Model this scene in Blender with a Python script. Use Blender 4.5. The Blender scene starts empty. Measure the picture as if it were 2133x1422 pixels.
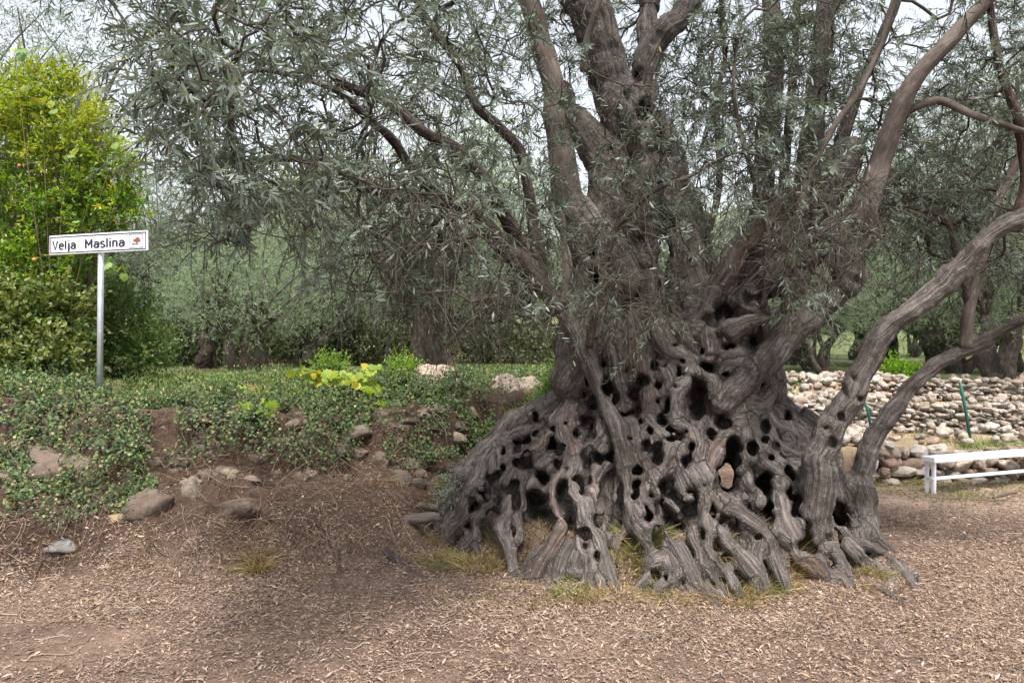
import bpy, math
import numpy as np

# ------------------------------------------------------------------ camera, sky, sun, exposure
scene = bpy.context.scene
COL = scene.collection
CAM_H = 1.6
F_PX = 1540.0
cam_d = bpy.data.cameras.new("camera")
cam = bpy.data.objects.new("camera", cam_d)
COL.objects.link(cam)
cam.location = (0, 0, CAM_H)
cam.rotation_euler = (math.radians(90), 0, 0)
cam_d.sensor_width = 36.0
cam_d.lens = F_PX / 2133 * 36.0
cam_d.clip_start = 0.05
cam_d.clip_end = 1000
scene.camera = cam

SUN_EL = math.radians(65)
SUN_AZ = math.radians(172)      # high, from behind the camera
world = bpy.data.worlds.new("World")
scene.world = world
world.use_nodes = True
wn = world.node_tree
wn.nodes.clear()
sky = wn.nodes.new("ShaderNodeTexSky")
sky.sky_type = 'NISHITA'
sky.sun_disc = False
sky.sun_elevation = SUN_EL
sky.sun_rotation = SUN_AZ
sky.air_density = 1.0
sky.dust_density = 3.5
sky.ozone_density = 1.0
hsv = wn.nodes.new("ShaderNodeHueSaturation")
hsv.inputs['Saturation'].default_value = 0.28      # thin bright overcast
bg = wn.nodes.new("ShaderNodeBackground")
bg.inputs['Strength'].default_value = 0.15
wo = wn.nodes.new("ShaderNodeOutputWorld")
wn.links.new(sky.outputs[0], hsv.inputs['Color'])
wn.links.new(hsv.outputs[0], bg.inputs['Color'])
wn.links.new(bg.outputs[0], wo.inputs['Surface'])

sun_d = bpy.data.lights.new("sun", 'SUN')
sun_d.energy = 3.0
sun_d.angle = math.radians(9)
sun_d.color = (1.0, 0.95, 0.88)
sun = bpy.data.objects.new("sun", sun_d)
COL.objects.link(sun)
# direction towards the sun
sdir = (math.sin(SUN_AZ) * math.cos(SUN_EL), math.cos(SUN_AZ) * math.cos(SUN_EL), math.sin(SUN_EL))
from mathutils import Vector
sun.rotation_euler = Vector(sdir).to_track_quat('Z', 'Y').to_euler()

scene.view_settings.view_transform = 'Standard'
scene.view_settings.look = 'None'
scene.view_settings.gamma = 1.0
scene.view_settings.exposure = 1.2
try:
    scene.cycles.use_denoising = True
    scene.cycles.denoiser = 'OPENIMAGEDENOISE'
    scene.cycles.denoising_input_passes = 'RGB_ALBEDO_NORMAL'
    scene.cycles.max_bounces = 8
    scene.cycles.diffuse_bounces = 4
    scene.cycles.use_adaptive_sampling = False
except Exception:
    pass

# ------------------------------------------------------------------ helpers
RNG = np.random.default_rng(7)
V3 = lambda *a: np.array(a, float)

def P(u, v, Y):
    """world point at depth Y seen at photo pixel (u, v)"""
    return np.array([(u - 1066.5) / F_PX * Y, Y, CAM_H - (v - 711.0) / F_PX * Y])

def ss(a, b, x):
    t = np.clip((x - a) / (b - a), 0, 1)
    return t * t * (3 - 2 * t)

def unit(a):
    return a / np.maximum(np.linalg.norm(a, axis=-1, keepdims=True), 1e-9)

def _hash(ix, iy, iz, seed):
    h = (ix.astype(np.uint32) * np.uint32(374761393) + iy.astype(np.uint32) * np.uint32(668265263)
         + iz.astype(np.uint32) * np.uint32(2147483647) + np.uint32(seed) * np.uint32(974634777))
    h = (h ^ (h >> np.uint32(13))) * np.uint32(1274126177)
    h = (h ^ (h >> np.uint32(16))) * np.uint32(2246822519)
    h = h ^ (h >> np.uint32(15))
    return h.astype(np.float64) / 4294967295.0

def vnoise(p, seed=0):
    """value noise in -1..1 for points (n,3)"""
    p = np.asarray(p, float)
    i = np.floor(p).astype(np.int64)
    f = p - i
    f = f * f * f * (f * (f * 6 - 15) + 10)
    r = 0
    for dx in (0, 1):
        wx = f[:, 0] if dx else 1 - f[:, 0]
        for dy in (0, 1):
            wy = f[:, 1] if dy else 1 - f[:, 1]
            for dz in (0, 1):
                wz = f[:, 2] if dz else 1 - f[:, 2]
                r = r + wx * wy * wz * _hash(i[:, 0] + dx, i[:, 1] + dy, i[:, 2] + dz, seed)
    return r * 2 - 1

def fbm(p, octv=4, seed=0, gain=0.5):
    a, s, r = 1.0, 1.0, 0
    for k in range(octv):
        r = r + a * vnoise(p * s + 17.3 * k, seed + k)
        a *= gain
        s *= 2.03
    return r

def mesh_of(name, verts, polys, smooth=True, col=None, vec=None):
    """verts (n,3); polys: list of int arrays (m,k)"""
    verts = np.asarray(verts, np.float32)
    me = bpy.data.meshes.new(name)
    me.vertices.add(len(verts))
    me.vertices.foreach_set('co', verts.ravel())
    polys = [np.asarray(q, np.int32) for q in polys if len(q)]
    idx = np.concatenate([q.ravel() for q in polys])
    sizes = np.concatenate([np.full(len(q), q.shape[1], np.int32) for q in polys])
    starts = np.concatenate([[0], np.cumsum(sizes)[:-1]]).astype(np.int32)
    me.loops.add(len(idx))
    me.loops.foreach_set('vertex_index', idx)
    me.polygons.add(len(sizes))
    me.polygons.foreach_set('loop_start', starts)
    me.polygons.foreach_set('use_smooth', np.full(len(sizes), bool(smooth)))
    if col is not None:
        a = me.attributes.new('tint', 'FLOAT_COLOR', 'POINT')
        c = np.ones((len(verts), 4), np.float32)
        c[:, :3] = col
        a.data.foreach_set('color', c.ravel())
    if vec is not None:
        a = me.attributes.new('grain', 'FLOAT_VECTOR', 'POINT')
        a.data.foreach_set('vector', np.asarray(vec, np.float32).ravel())
    me.update(calc_edges=True)
    me.validate()
    return me

def obj(name, me, mat, parent=None, loc=None):
    o = bpy.data.objects.new(name, me)
    COL.objects.link(o)
    if mat is not None:
        if len(me.materials) == 0:
            me.materials.append(mat)
    if parent is not None:
        o.parent = parent
    if loc is not None:
        o.location = loc
    return o

def tag(o, label=None, cat=None, group=None, kind=None):
    if label: o['label'] = label
    if cat: o['category'] = cat
    if group: o['group'] = group
    if kind: o['kind'] = kind
    return o

def empty(name, loc, label, cat, group=None):
    o = bpy.data.objects.new(name, None)
    COL.objects.link(o)
    o.location = loc
    o.empty_display_size = 0.1
    return tag(o, label, cat, group)

class Bag:
    """collects verts / polys / tint / grain for one mesh"""
    def __init__(s):
        s.v, s.t, s.q, s.c, s.g, s.n = [], [], [], [], [], 0
    def add(s, v, tris=None, quads=None, col=None, vec=None):
        v = np.asarray(v, float)
        s.v.append(v)
        if tris is not None and len(tris): s.t.append(np.asarray(tris) + s.n)
        if quads is not None and len(quads): s.q.append(np.asarray(quads) + s.n)
        s.c.append(np.ones((len(v), 3)) if col is None else np.broadcast_to(np.asarray(col, float), (len(v), 3)))
        s.g.append(v if vec is None else vec)
        s.n += len(v)
    def mesh(s, name, smooth=True):
        ps = []
        if s.t: ps.append(np.concatenate(s.t))
        if s.q: ps.append(np.concatenate(s.q))
        return mesh_of(name, np.concatenate(s.v), ps, smooth, np.concatenate(s.c), np.concatenate(s.g))

def catmull(pts, step):
    """pts (n,k) resampled smoothly so that 3-D spacing is about step"""
    pts = np.asarray(pts, float)
    if len(pts) < 3:
        n = max(2, int(np.linalg.norm(pts[-1, :3] - pts[0, :3]) / step) + 1)
        t = np.linspace(0, 1, n)[:, None]
        return pts[0] * (1 - t) + pts[-1] * t
    q = np.vstack([2 * pts[0] - pts[1], pts, 2 * pts[-1] - pts[-2]])
    out = []
    for i in range(1, len(q) - 2):
        n = max(1, int(np.linalg.norm(q[i + 1, :3] - q[i, :3]) / step + 0.5))
        t = (np.arange(n) / n)[:, None]
        p0, p1, p2, p3 = q[i - 1], q[i], q[i + 1], q[i + 2]
        out.append(0.5 * ((2 * p1) + (-p0 + p2) * t + (2 * p0 - 5 * p1 + 4 * p2 - p3) * t * t + (-p0 + 3 * p1 - 3 * p2 + p3) * t ** 3))
    out.append(q[-2:-1])
    return np.vstack(out)

def tube(pts, rad, sides=8, rough=0.0, freq=6.0, seed=0, cap=True):
    """swept tube -> verts, tris, quads, grain"""
    pts = np.asarray(pts, float)
    n = len(pts)
    rad = np.broadcast_to(np.asarray(rad, float), (n,))
    T = np.gradient(pts, axis=0)
    T = unit(T)
    a = np.array([0.0, 0, 1]) if abs(T[0][2]) < 0.9 else np.array([1.0, 0, 0])
    U = np.zeros_like(pts)
    u = unit(np.cross(T[0], a))
    for i in range(n):
        u = u - T[i] * np.dot(u, T[i])
        u = u / max(np.linalg.norm(u), 1e-9)
        U[i] = u
    W = np.cross(T, U)
    th = np.arange(sides) / sides * 2 * math.pi
    off = U[:, None, :] * np.cos(th)[None, :, None] + W[:, None, :] * np.sin(th)[None, :, None]
    r = np.repeat(rad[:, None], sides, 1)
    s = np.concatenate([[0], np.cumsum(np.linalg.norm(np.diff(pts, axis=0), axis=1))])
    g = off * rad[:, None, None] + np.array([0, 0, 1.0]) * (s[:, None, None] * 0.22) + seed * 3.7
    if rough:
        base = pts[:, None, :] + off * r[:, :, None]
        nz = fbm(base.reshape(-1, 3) * freq, 3, seed).reshape(n, sides)
        nz2 = fbm(g.reshape(-1, 3) * freq * 4, 2, seed + 5).reshape(n, sides)
        r = r * (1 + rough * nz + rough * 0.5 * nz2)
    v = (pts[:, None, :] + off * r[:, :, None]).reshape(-1, 3)
    i = np.arange(n - 1)[:, None] * sides
    j = np.arange(sides)[None, :]
    k = (j + 1) % sides
    quads = np.stack([i + j, i + k, i + sides + k, i + sides + j], -1).reshape(-1, 4)
    tris = None
    g = g.reshape(-1, 3)
    if cap:
        v = np.vstack([v, pts[0] - T[0] * rad[0] * 0.3, pts[-1] + T[-1] * rad[-1] * 0.4])
        g = np.vstack([g, g[0], g[-1]])
        c0, c1 = n * sides, n * sides + 1
        jj = np.arange(sides)
        kk = (jj + 1) % sides
        b = (n - 1) * sides
        tris = np.vstack([np.stack([np.full(sides, c0), kk, jj], -1), np.stack([np.full(sides, c1), b + jj, b + kk], -1)])
    return v, tris, quads, g

def leaf_geo(Pp, T, N, L, W, prof, fold=0.15, curl=0.0):
    """many leaves at once. prof: list of (t, halfwidth) between base and tip; returns verts, tris, quads, n per leaf"""
    n = len(Pp)
    T = unit(T)
    B = unit(np.cross(T, N))
    N = np.cross(B, T)
    L = np.broadcast_to(L, (n,))[:, None]
    W = np.broadcast_to(W, (n,))[:, None]
    curl = np.broadcast_to(curl, (n,))[:, None]
    vs = [Pp]
    for t, w in prof:
        c = Pp + T * L * t + N * L * (curl * t * t + 0.0)
        vs.append(c + B * W * w + N * W * (fold * w))
        vs.append(c - B * W * w + N * W * (fold * w))
    vs.append(Pp + T * L + N * L * curl)
    m = len(vs)
    v = np.stack(vs, 1).reshape(-1, 3)
    base = (np.arange(n) * m)[:, None]
    tr = [base + np.array([[0, 2, 1]]), base + np.array([[m - 1, m - 3, m - 2]])]
    qd = []
    for k in range(len(prof) - 1):
        a = 1 + 2 * k
        qd.append(base + np.array([[a, a + 1, a + 3, a + 2]]))
    return v, np.concatenate(tr), (np.concatenate(qd) if qd else None), m

def fan_geo(Pp, T, N, L, poly, cup=0.0):
    """many flat lobed leaves: poly = outline points (x along width, y along length) fanned from the middle"""
    n = len(Pp)
    T = unit(T)
    B = unit(np.cross(T, N))
    N = np.cross(B, T)
    L = np.broadcast_to(L, (n,))[:, None]
    poly = np.asarray(poly, float)
    vs = [Pp + T * L * 0.38]
    for x, y in poly:
        vs.append(Pp + B * L * x + T * L * y - N * L * cup * (x * x + (y - .4) ** 2))
    m = len(vs)
    v = np.stack(vs, 1).reshape(-1, 3)
    base = (np.arange(n) * m)[:, None]
    tr = [base + np.array([[0, 1 + k, 1 + (k + 1) % len(poly)]]) for k in range(len(poly))]
    return v, np.concatenate(tr), m

def rand_dirs(n, rng):
    return unit(rng.normal(size=(n, 3)))

# ------------------------------------------------------------------ materials
def nodes_mat(name):
    m = bpy.data.materials.new(name)
    m.use_nodes = True
    nt = m.node_tree
    nt.nodes.clear()
    out = nt.nodes.new("ShaderNodeOutputMaterial")
    return m, nt, out

def N_(nt, typ, **kw):
    n = nt.nodes.new(typ)
    for k, v in kw.items():
        if k in n.inputs: n.inputs[k].default_value = v
        else: setattr(n, k, v)
    return n

def ramp(nt, src, stops):
    r = nt.nodes.new("ShaderNodeValToRGB")
    e = r.color_ramp.elements
    while len(e) < len(stops): e.new(0.5)
    for x, (p, c) in zip(e, stops):
        x.position = p
        x.color = (*c, 1) if len(c) == 3 else c
    nt.links.new(src, r.inputs[0])
    return r

def mixc(nt, a, b, fac, mode='MIX'):
    m = nt.nodes.new("ShaderNodeMix")
    m.data_type = 'RGBA'
    m.blend_type = mode
    for s, k in ((a, 6), (b, 7), (fac, 0)):
        if hasattr(s, 'is_linked') or isinstance(s, bpy.types.NodeSocket): nt.links.new(s, m.inputs[k])
        elif k == 0: m.inputs[0].default_value = s
        else: m.inputs[k].default_value = (*s, 1)
    return m.outputs[2]

def leaf_mat(name, trans=0.3, rough=0.5, under=None, spec=0.35, tcol=(1.0, 1.0, 0.55)):
    m, nt, out = nodes_mat(name)
    at = N_(nt, "ShaderNodeAttribute", attribute_name='tint')
    colr = at.outputs['Color']
    if under is not None:
        g = N_(nt, "ShaderNodeNewGeometry")
        colr = mixc(nt, at.outputs['Color'], mixc(nt, at.outputs['Color'], under, 0.75), g.outputs['Backfacing'])
    b = N_(nt, "ShaderNodeBsdfPrincipled", Roughness=rough)
    b.inputs['Specular IOR Level'].default_value = spec
    nt.links.new(colr, b.inputs['Base Color'])
    t = N_(nt, "ShaderNodeBsdfTranslucent")
    nt.links.new(mixc(nt, colr, tcol, 1.0, 'MULTIPLY'), t.inputs['Color'])
    mx = N_(nt, "ShaderNodeMixShader")
    mx.inputs[0].default_value = trans
    nt.links.new(b.outputs[0], mx.inputs[1])
    nt.links.new(t.outputs[0], mx.inputs[2])
    nt.links.new(mx.outputs[0], out.inputs['Surface'])
    return m

def bark_mat(name, dark, mid, pale, scale=55.0, bump=0.012, lichen=0.5):
    m, nt, out = nodes_mat(name)
    at = N_(nt, "ShaderNodeAttribute", attribute_name='grain')
    tc = N_(nt, "ShaderNodeTexCoord")
    n1 = N_(nt, "ShaderNodeTexNoise", Scale=scale, Detail=6.0, Roughness=0.65)
    n1.inputs['Distortion'].default_value = 0.6
    nt.links.new(at.outputs['Vector'], n1.inputs['Vector'])
    vo = N_(nt, "ShaderNodeTexNoise", Scale=scale * 0.45, Detail=3.0, Roughness=0.5)
    vo.inputs['Distortion'].default_value = 1.2
    nt.links.new(at.outputs['Vector'], vo.inputs['Vector'])
    n2 = N_(nt, "ShaderNodeTexNoise", Scale=3.0, Detail=5.0, Roughness=0.6)
    nt.links.new(tc.outputs['Object'], n2.inputs['Vector'])
    n3 = N_(nt, "ShaderNodeTexNoise", Scale=52.0, Detail=5.0, Roughness=0.7)
    nt.links.new(tc.outputs['Object'], n3.inputs['Vector'])
    base = ramp(nt, n1.outputs[0], [(0.3, dark), (0.52, mid), (0.75, pale)])
    patch = ramp(nt, n2.outputs[0], [(0.32, (0.55, 0.50, 0.47)), (0.66, (1.3, 1.28, 1.27))])
    c = mixc(nt, base.outputs[0], patch.outputs[0], 1.0, 'MULTIPLY')
    n4 = N_(nt, "ShaderNodeTexNoise", Scale=1.7, Detail=4.0, Roughness=0.55)
    nt.links.new(at.outputs['Vector'], n4.inputs['Vector'])
    tone = ramp(nt, n4.outputs[0], [(0.30, (1.15, 0.84, 0.70)), (0.45, (1, 1, 1)), (0.56, (1, 1, 1)), (0.70, (1.55, 1.58, 1.58))])
    c = mixc(nt, c, tone.outputs[0], 1.0, 'MULTIPLY')
    spot = ramp(nt, n3.outputs[0], [(0.60, (0, 0, 0)), (0.68, (1, 1, 1))])
    sm = N_(nt, "ShaderNodeMath", operation='MULTIPLY')
    nt.links.new(spot.outputs[0], sm.inputs[0])
    sm.inputs[1].default_value = lichen
    c = mixc(nt, c, (0.36, 0.35, 0.33), sm.outputs[0])
    b = N_(nt, "ShaderNodeBsdfPrincipled", Roughness=0.85)
    b.inputs['Specular IOR Level'].default_value = 0.25
    nt.links.new(c, b.inputs['Base Color'])
    edge = ramp(nt, vo.outputs[0], [(0.36, (1, 1, 1)), (0.47, (0, 0, 0)), (0.50, (0, 0, 0)), (0.62, (1, 1, 1))])
    hsum = N_(nt, "ShaderNodeMath", operation='MULTIPLY_ADD')
    nt.links.new(edge.outputs[0], hsum.inputs[0])
    hsum.inputs[1].default_value = 0.45
    nt.links.new(n1.outputs[0], hsum.inputs[2])
    n5 = N_(nt, "ShaderNodeTexNoise", Scale=110.0, Detail=3.0, Roughness=0.6)
    nt.links.new(tc.outputs['Object'], n5.inputs['Vector'])
    hs2 = N_(nt, "ShaderNodeMath", operation='MULTIPLY_ADD')
    nt.links.new(n5.outputs[0], hs2.inputs[0])
    hs2.inputs[1].default_value = 0.6
    nt.links.new(hsum.outputs[0], hs2.inputs[2])
    hsum = hs2
    bp = N_(nt, "ShaderNodeBump", Strength=1.0, Distance=bump)
    nt.links.new(hsum.outputs[0], bp.inputs['Height'])
    nt.links.new(bp.outputs[0], b.inputs['Normal'])
    nt.links.new(b.outputs[0], out.inputs['Surface'])
    return m

def tint_mat(name, rough=0.8, nscale=12.0, amount=0.35, bump=0.01, bscale=30.0, spec=0.25, mul=((0.6, 0.6, 0.6), (1.3, 1.3, 1.3))):
    """matt material whose colour is the mesh tint broken up by noise"""
    m, nt, out = nodes_mat(name)
    at = N_(nt, "ShaderNodeAttribute", attribute_name='tint')
    tc = N_(nt, "ShaderNodeTexCoord")
    n1 = N_(nt, "ShaderNodeTexNoise", Scale=nscale, Detail=6.0, Roughness=0.65)
    nt.links.new(tc.outputs['Object'], n1.inputs['Vector'])
    n2 = N_(nt, "ShaderNodeTexNoise", Scale=bscale, Detail=6.0, Roughness=0.7)
    nt.links.new(tc.outputs['Object'], n2.inputs['Vector'])
    r = ramp(nt, n1.outputs[0], [(0.3, mul[0]), (0.7, mul[1])])
    c = mixc(nt, at.outputs['Color'], r.outputs[0], amount * 2 if amount < 0.5 else 1.0, 'MULTIPLY')
    b = N_(nt, "ShaderNodeBsdfPrincipled", Roughness=rough)
    b.inputs['Specular IOR Level'].default_value = spec
    nt.links.new(c, b.inputs['Base Color'])
    bp = N_(nt, "ShaderNodeBump", Strength=1.0, Distance=bump)
    nt.links.new(n2.outputs[0], bp.inputs['Height'])
    nt.links.new(bp.outputs[0], b.inputs['Normal'])
    nt.links.new(b.outputs[0], out.inputs['Surface'])
    return m

def plain_mat(name, col, rough=0.5, metal=0.0, var=0.15, scale=20.0):
    m, nt, out = nodes_mat(name)
    tc = N_(nt, "ShaderNodeTexCoord")
    n1 = N_(nt, "ShaderNodeTexNoise", Scale=scale, Detail=5.0)
    nt.links.new(tc.outputs['Object'], n1.inputs['Vector'])
    lo = tuple(x * (1 - var) for x in col)
    hi = tuple(min(1, x * (1 + var)) for x in col)
    r = ramp(nt, n1.outputs[0], [(0.35, lo), (0.65, hi)])
    b = N_(nt, "ShaderNodeBsdfPrincipled", Roughness=rough, Metallic=metal)
    nt.links.new(r.outputs[0], b.inputs['Base Color'])
    nt.links.new(b.outputs[0], out.inputs['Surface'])
    return m

M = {}
M['bark'] = bark_mat('old_olive_bark', (0.025, 0.021, 0.019), (0.108, 0.094, 0.087), (0.24, 0.216, 0.204), 46.0, 0.017, 0.7)
M['limb'] = bark_mat('olive_limb_bark', (0.020, 0.016, 0.014), (0.080, 0.064, 0.056), (0.17, 0.145, 0.13), 60.0, 0.014, 0.4)
M['smooth'] = bark_mat('young_olive_bark', (0.065, 0.053, 0.046), (0.115, 0.096, 0.084), (0.19, 0.168, 0.148), 40.0, 0.004, 0.35)
M['farbark'] = bark_mat('grove_bark', (0.025, 0.021, 0.018), (0.075, 0.064, 0.055), (0.16, 0.14, 0.125), 30.0, 0.015, 0.2)
M['twig'] = tint_mat('twig_bark', 0.8, 30.0, 0.3, 0.002, 60.0)
M['olive'] = leaf_mat('olive_leaf', 0.25, 0.45, (0.19, 0.235, 0.20), 0.4)
M['grove'] = leaf_mat('grove_leaf', 0.42, 0.55, (0.26, 0.31, 0.24), 0.3, (1.05, 1.05, 0.7))
M['green'] = leaf_mat('fresh_leaf', 0.45, 0.45, None, 0.4, (1.2, 1.15, 0.35))
M['ivy'] = leaf_mat('ivy_leaf', 0.25, 0.55, None, 0.28, (1.0, 1.1, 0.4))
M['litter'] = leaf_mat('dry_leaf', 0.08, 0.75, None, 0.2, (1, .9, .8))
M['grass'] = leaf_mat('grass_blade', 0.3, 0.6, None, 0.25, (1, 1, .5))
M['stone'] = tint_mat('field_stone', 0.88, 9.0, 0.5, 0.02, 26.0)
# ------------------------------------------------------------------ the ground
TX = np.array([-14, -4, -3, -1.6, -.95, -.5, .2, 1.2, 2.2, 3.2, 5, 14.0])
TY = np.array([4.3, 4.75, 5.0, 5.1, 5.35, 5.9, 6.9, 7.5, 8.6, 10, 14, 44.0])
WY = np.array([5.3, 5.85, 5.95, 6.25, 6.6, 7.0, 7.45, 7.95, 8.9, 10.4, 14.4, 44.4])

def dist_line(x, y, X, Y):
    f = np.interp(x, X, Y)
    e = 0.15
    s = (np.interp(x + e, X, Y) - np.interp(x - e, X, Y)) / (2 * e)
    return (y - f) / np.sqrt(1 + s * s)

def G(x, y, fine=True):
    """height of the ground"""
    x = np.asarray(x, float); y = np.asarray(y, float)
    sh = np.broadcast(x, y).shape
    x = np.broadcast_to(x, sh).ravel(); y = np.broadcast_to(y, sh).ravel()
    p0 = np.stack([x, y, 0 * x], -1)
    wob = 0.16 * vnoise(p0 * 1.3, 3) + 0.08 * vnoise(p0 * 3.7, 4)
    dt = dist_line(x, y, TX, TY) + wob
    dw = dist_line(x, y, TX, WY) + wob * 0.9 + 0.16 * vnoise(p0 * 0.8, 5) + 0.10 * vnoise(p0 * 2.4, 6)
    fr = np.clip(dt / np.maximum(dt - dw, 0.2), 0, 1)
    st = ss(-0.04, 0.34, dt)
    z = 0.31 * st + 0.20 * fr * st
    z = z + 0.52 * ss(-0.12, 0.22, dw) + 0.04 * ss(0.2, 1.4, dw) + 0.002 * np.maximum(dw - 1.0, 0)
    z = z + ss(0, 0.3, dw) * ss(3.0, 1.0, dw) * (0.15 * ss(-3.8, -4.15, x) + 0.10 * vnoise(p0 * 0.9, 7) * ss(-3.9, -3.0, x) + 0.06 * vnoise(p0 * 2.3, 8))
    bank = np.clip(z / 0.3, 0, 1)
    # right hand terraces
    wr = ss(2.9, 3.5, x)
    zr = (0.33 * ss(-0.05, 0.16, y - 8.5 + 0.05 * vnoise(p0 * 1.7, 9)) + 0.37 * ss(0, 0.22, y - 10.25)
          + 0.24 * ss(0, 0.22, y - 11.1) + 0.02 * np.maximum(y - 12, 0)) * wr
    z = np.maximum(z, zr)
    z = z + 0.10 * np.maximum(y - 24, 0) ** 1.05 * ss(24, 34, y)
    # mound the old tree stands on
    e = ((x - 1.13) / 1.72) ** 2 + ((y - 6.1) / 1.52) ** 2
    es = np.sqrt(e) + 0.035 * vnoise(p0 * 5.0, 15)
    z = np.maximum(z, (0.30 - 0.16 * ss(1.7, 2.2, x)) * np.clip((0.93 - es) / 0.13, 0, 1))
    z = z + 0.10 * np.exp(-((np.sqrt(e) - 1.0) / 0.16) ** 2) * 0.35
    if fine:
        near = ss(14, 8, y)
        p = np.stack([x, y, z], -1)
        z = z + near * (0.030 * vnoise(p * 2.1, 11) + 0.012 * fbm(p * 7.0, 3, 12)
                        + bank * (0.065 * fbm(p * 3.6, 4, 13) + 0.02 * np.abs(vnoise(p * 15, 14))))
        z = z - 0.02 * (1 - bank) * near * 0
    return z.reshape(sh)

def axis(segs):
    out = []
    for a, b, st in segs:
        out.append(np.arange(a, b, st))
    return np.concatenate(out + [[segs[-1][1]]])

gx = axis([(-60, -16, 4.0), (-16, -6, 0.5), (-6, -4.6, 0.08), (-4.6, 2.2, 0.024), (2.2, 6.5, 0.035), (6.5, 12, 0.25), (12, 20, 1.0), (20, 80, 4.0)])
gy = axis([(-12, 1, 1.0), (1, 2.8, 0.12), (2.8, 8.6, 0.024), (8.6, 13, 0.06), (13, 20, 0.35), (20, 40, 1.0), (40, 140, 5.0)])
XX, YY = np.meshgrid(gx, gy, indexing='ij')
ZZ = G(XX, YY)
nx, ny = XX.shape
gv = np.stack([XX, YY, ZZ], -1).reshape(-1, 3)
ii = np.arange(nx - 1)[:, None] * ny + np.arange(ny - 1)[None, :]
gq = np.stack([ii, ii + ny, ii + ny + 1, ii + 1], -1).reshape(-1, 4)
# normals of the sheet, used to scatter things
dzx = np.gradient(ZZ, gx, axis=0); dzy = np.gradient(ZZ, gy, axis=1)
GN = unit(np.stack([-dzx, -dzy, np.ones_like(ZZ)], -1))

def ground_zone(x, y, z):
    """0 litter covered yard, 1 bare earth bank, 2 grassy terrace"""
    dt = dist_line(x, y, TX, TY)
    dw = dist_line(x, y, TX, WY)
    return dt, dw

dt_, dw_ = ground_zone(XX.ravel(), YY.ravel(), ZZ.ravel())
xf, yf = XX.ravel(), YY.ravel()
pn = np.stack([xf, yf, ZZ.ravel()], -1)
yard = np.array([0.185, 0.130, 0.100]); earth = np.array([0.088, 0.058, 0.043]); terr = np.array([0.16, 0.15, 0.08]); pale = np.array([0.42, 0.32, 0.24])
k = ss(-0.1, 0.25, dt_)[:, None]
gc = yard * (1 - k) + earth * k
k = ss(0.3, 0.8, dw_)[:, None]
gc = gc * (1 - k) + terr * k
k = (ss(6.4, 7.4, yf + 0.5 * vnoise(pn * 0.9, 21)) * ss(2.2, 3.2, xf) * ss(8.5, 8.0, yf))[:, None]
gc = gc * (1 - k) + pale * k  # dry yard at the back right, its sunlight painted into the colour
k = (ss(8.5, 8.8, yf) * ss(2.6, 3.2, xf))[:, None]
gc = gc * (1 - k) + np.array([0.30, 0.24, 0.15]) * k
k = (ss(11.3, 12.2, yf) * ss(2.6, 3.2, xf))[:, None]
gc = gc * (1 - k) + np.array([0.13, 0.155, 0.07]) * k
k = (ss(-0.2, 0.45, vnoise(pn * 1.7, 23) + 0.2) * ss(7.1, 7.6, yf) * ss(3.0, 3.6, xf) * ss(8.6, 8.2, yf))[:, None] * 0.6
gc = gc * (1 - k) + np.array([0.12, 0.14, 0.05]) * k
gc = gc * (1 + 0.22 * fbm(pn * 2.3, 3, 22))[:, None]
gm, nt, out = nodes_mat('earth')
at = N_(nt, "ShaderNodeAttribute", attribute_name='tint')
tc = N_(nt, "ShaderNodeTexCoord")
n1 = N_(nt, "ShaderNodeTexNoise", Scale=45.0, Detail=8.0, Roughness=0.75)
n2 = N_(nt, "ShaderNodeTexNoise", Scale=5.0, Detail=6.0, Roughness=0.6)
nt.links.new(tc.outputs['Object'], n1.inputs['Vector']); nt.links.new(tc.outputs['Object'], n2.inputs['Vector'])
r1 = ramp(nt, n1.outputs[0], [(0.3, (0.45, 0.42, 0.42)), (0.55, (1, 1, 1)), (0.75, (1.5, 1.45, 1.4))])
r2 = ramp(nt, n2.outputs[0], [(0.3, (0.75, 0.74, 0.74)), (0.7, (1.2, 1.2, 1.2))])
c = mixc(nt, at.outputs['Color'], r1.outputs[0], 1.0, 'MULTIPLY')
c = mixc(nt, c, r2.outputs[0], 1.0, 'MULTIPLY')
b = N_(nt, "ShaderNodeBsdfPrincipled", Roughness=0.95)
b.inputs['Specular IOR Level'].default_value = 0.15
nt.links.new(c, b.inputs['Base Color'])
bp = N_(nt, "ShaderNodeBump", Strength=1.0, Distance=0.02)
nt.links.new(n1.outputs[0], bp.inputs['Height']); nt.links.new(bp.outputs[0], b.inputs['Normal'])
nt.links.new(b.outputs[0], out.inputs['Surface'])
ground = obj('ground', mesh_of('ground', gv, [gq], True, np.clip(gc, 0.01, 1)), gm)
tag(ground, 'reddish brown earth yard rising in a broken bank to a terrace', 'ground', kind='structure')

def hit(u, v, Y0=2.5, Y1=30.0):
    """first point of the ground seen at photo pixel (u, v)"""
    Y = np.concatenate([np.arange(Y0, 9, 0.01), np.arange(9, Y1, 0.05)])
    X = (u - 1066.5) / F_PX * Y
    Z = CAM_H - (v - 711.0) / F_PX * Y
    below = np.nonzero(Z < G(X, Y))[0]
    i = below[0] if len(below) else len(Y) - 1
    return np.array([X[i], Y[i], Z[i]])

def to_px(p):
    p = np.asarray(p)
    return 1066.5 + p[..., 0] / p[..., 1] * F_PX, 711.0 - (p[..., 2] - CAM_H) / p[..., 1] * F_PX
# ------------------------------------------------------------------ the ancient olive: trunk as one carved solid
ZK = np.array([-.3, 0, .5, .86, 1.13, 1.5, 2.0, 2.6])
RXK = np.array([1.76, 1.70, 1.51, 1.24, .84, .82, .80, .8])
CXK = np.array([1.13, 1.13, 1.10, 1.21, 1.30, 1.28, 1.25, 1.3])
RYK = np.array([1.56, 1.48, 1.15, .95, .80, .72, .65, .6])
CYK = 6.1

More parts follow.
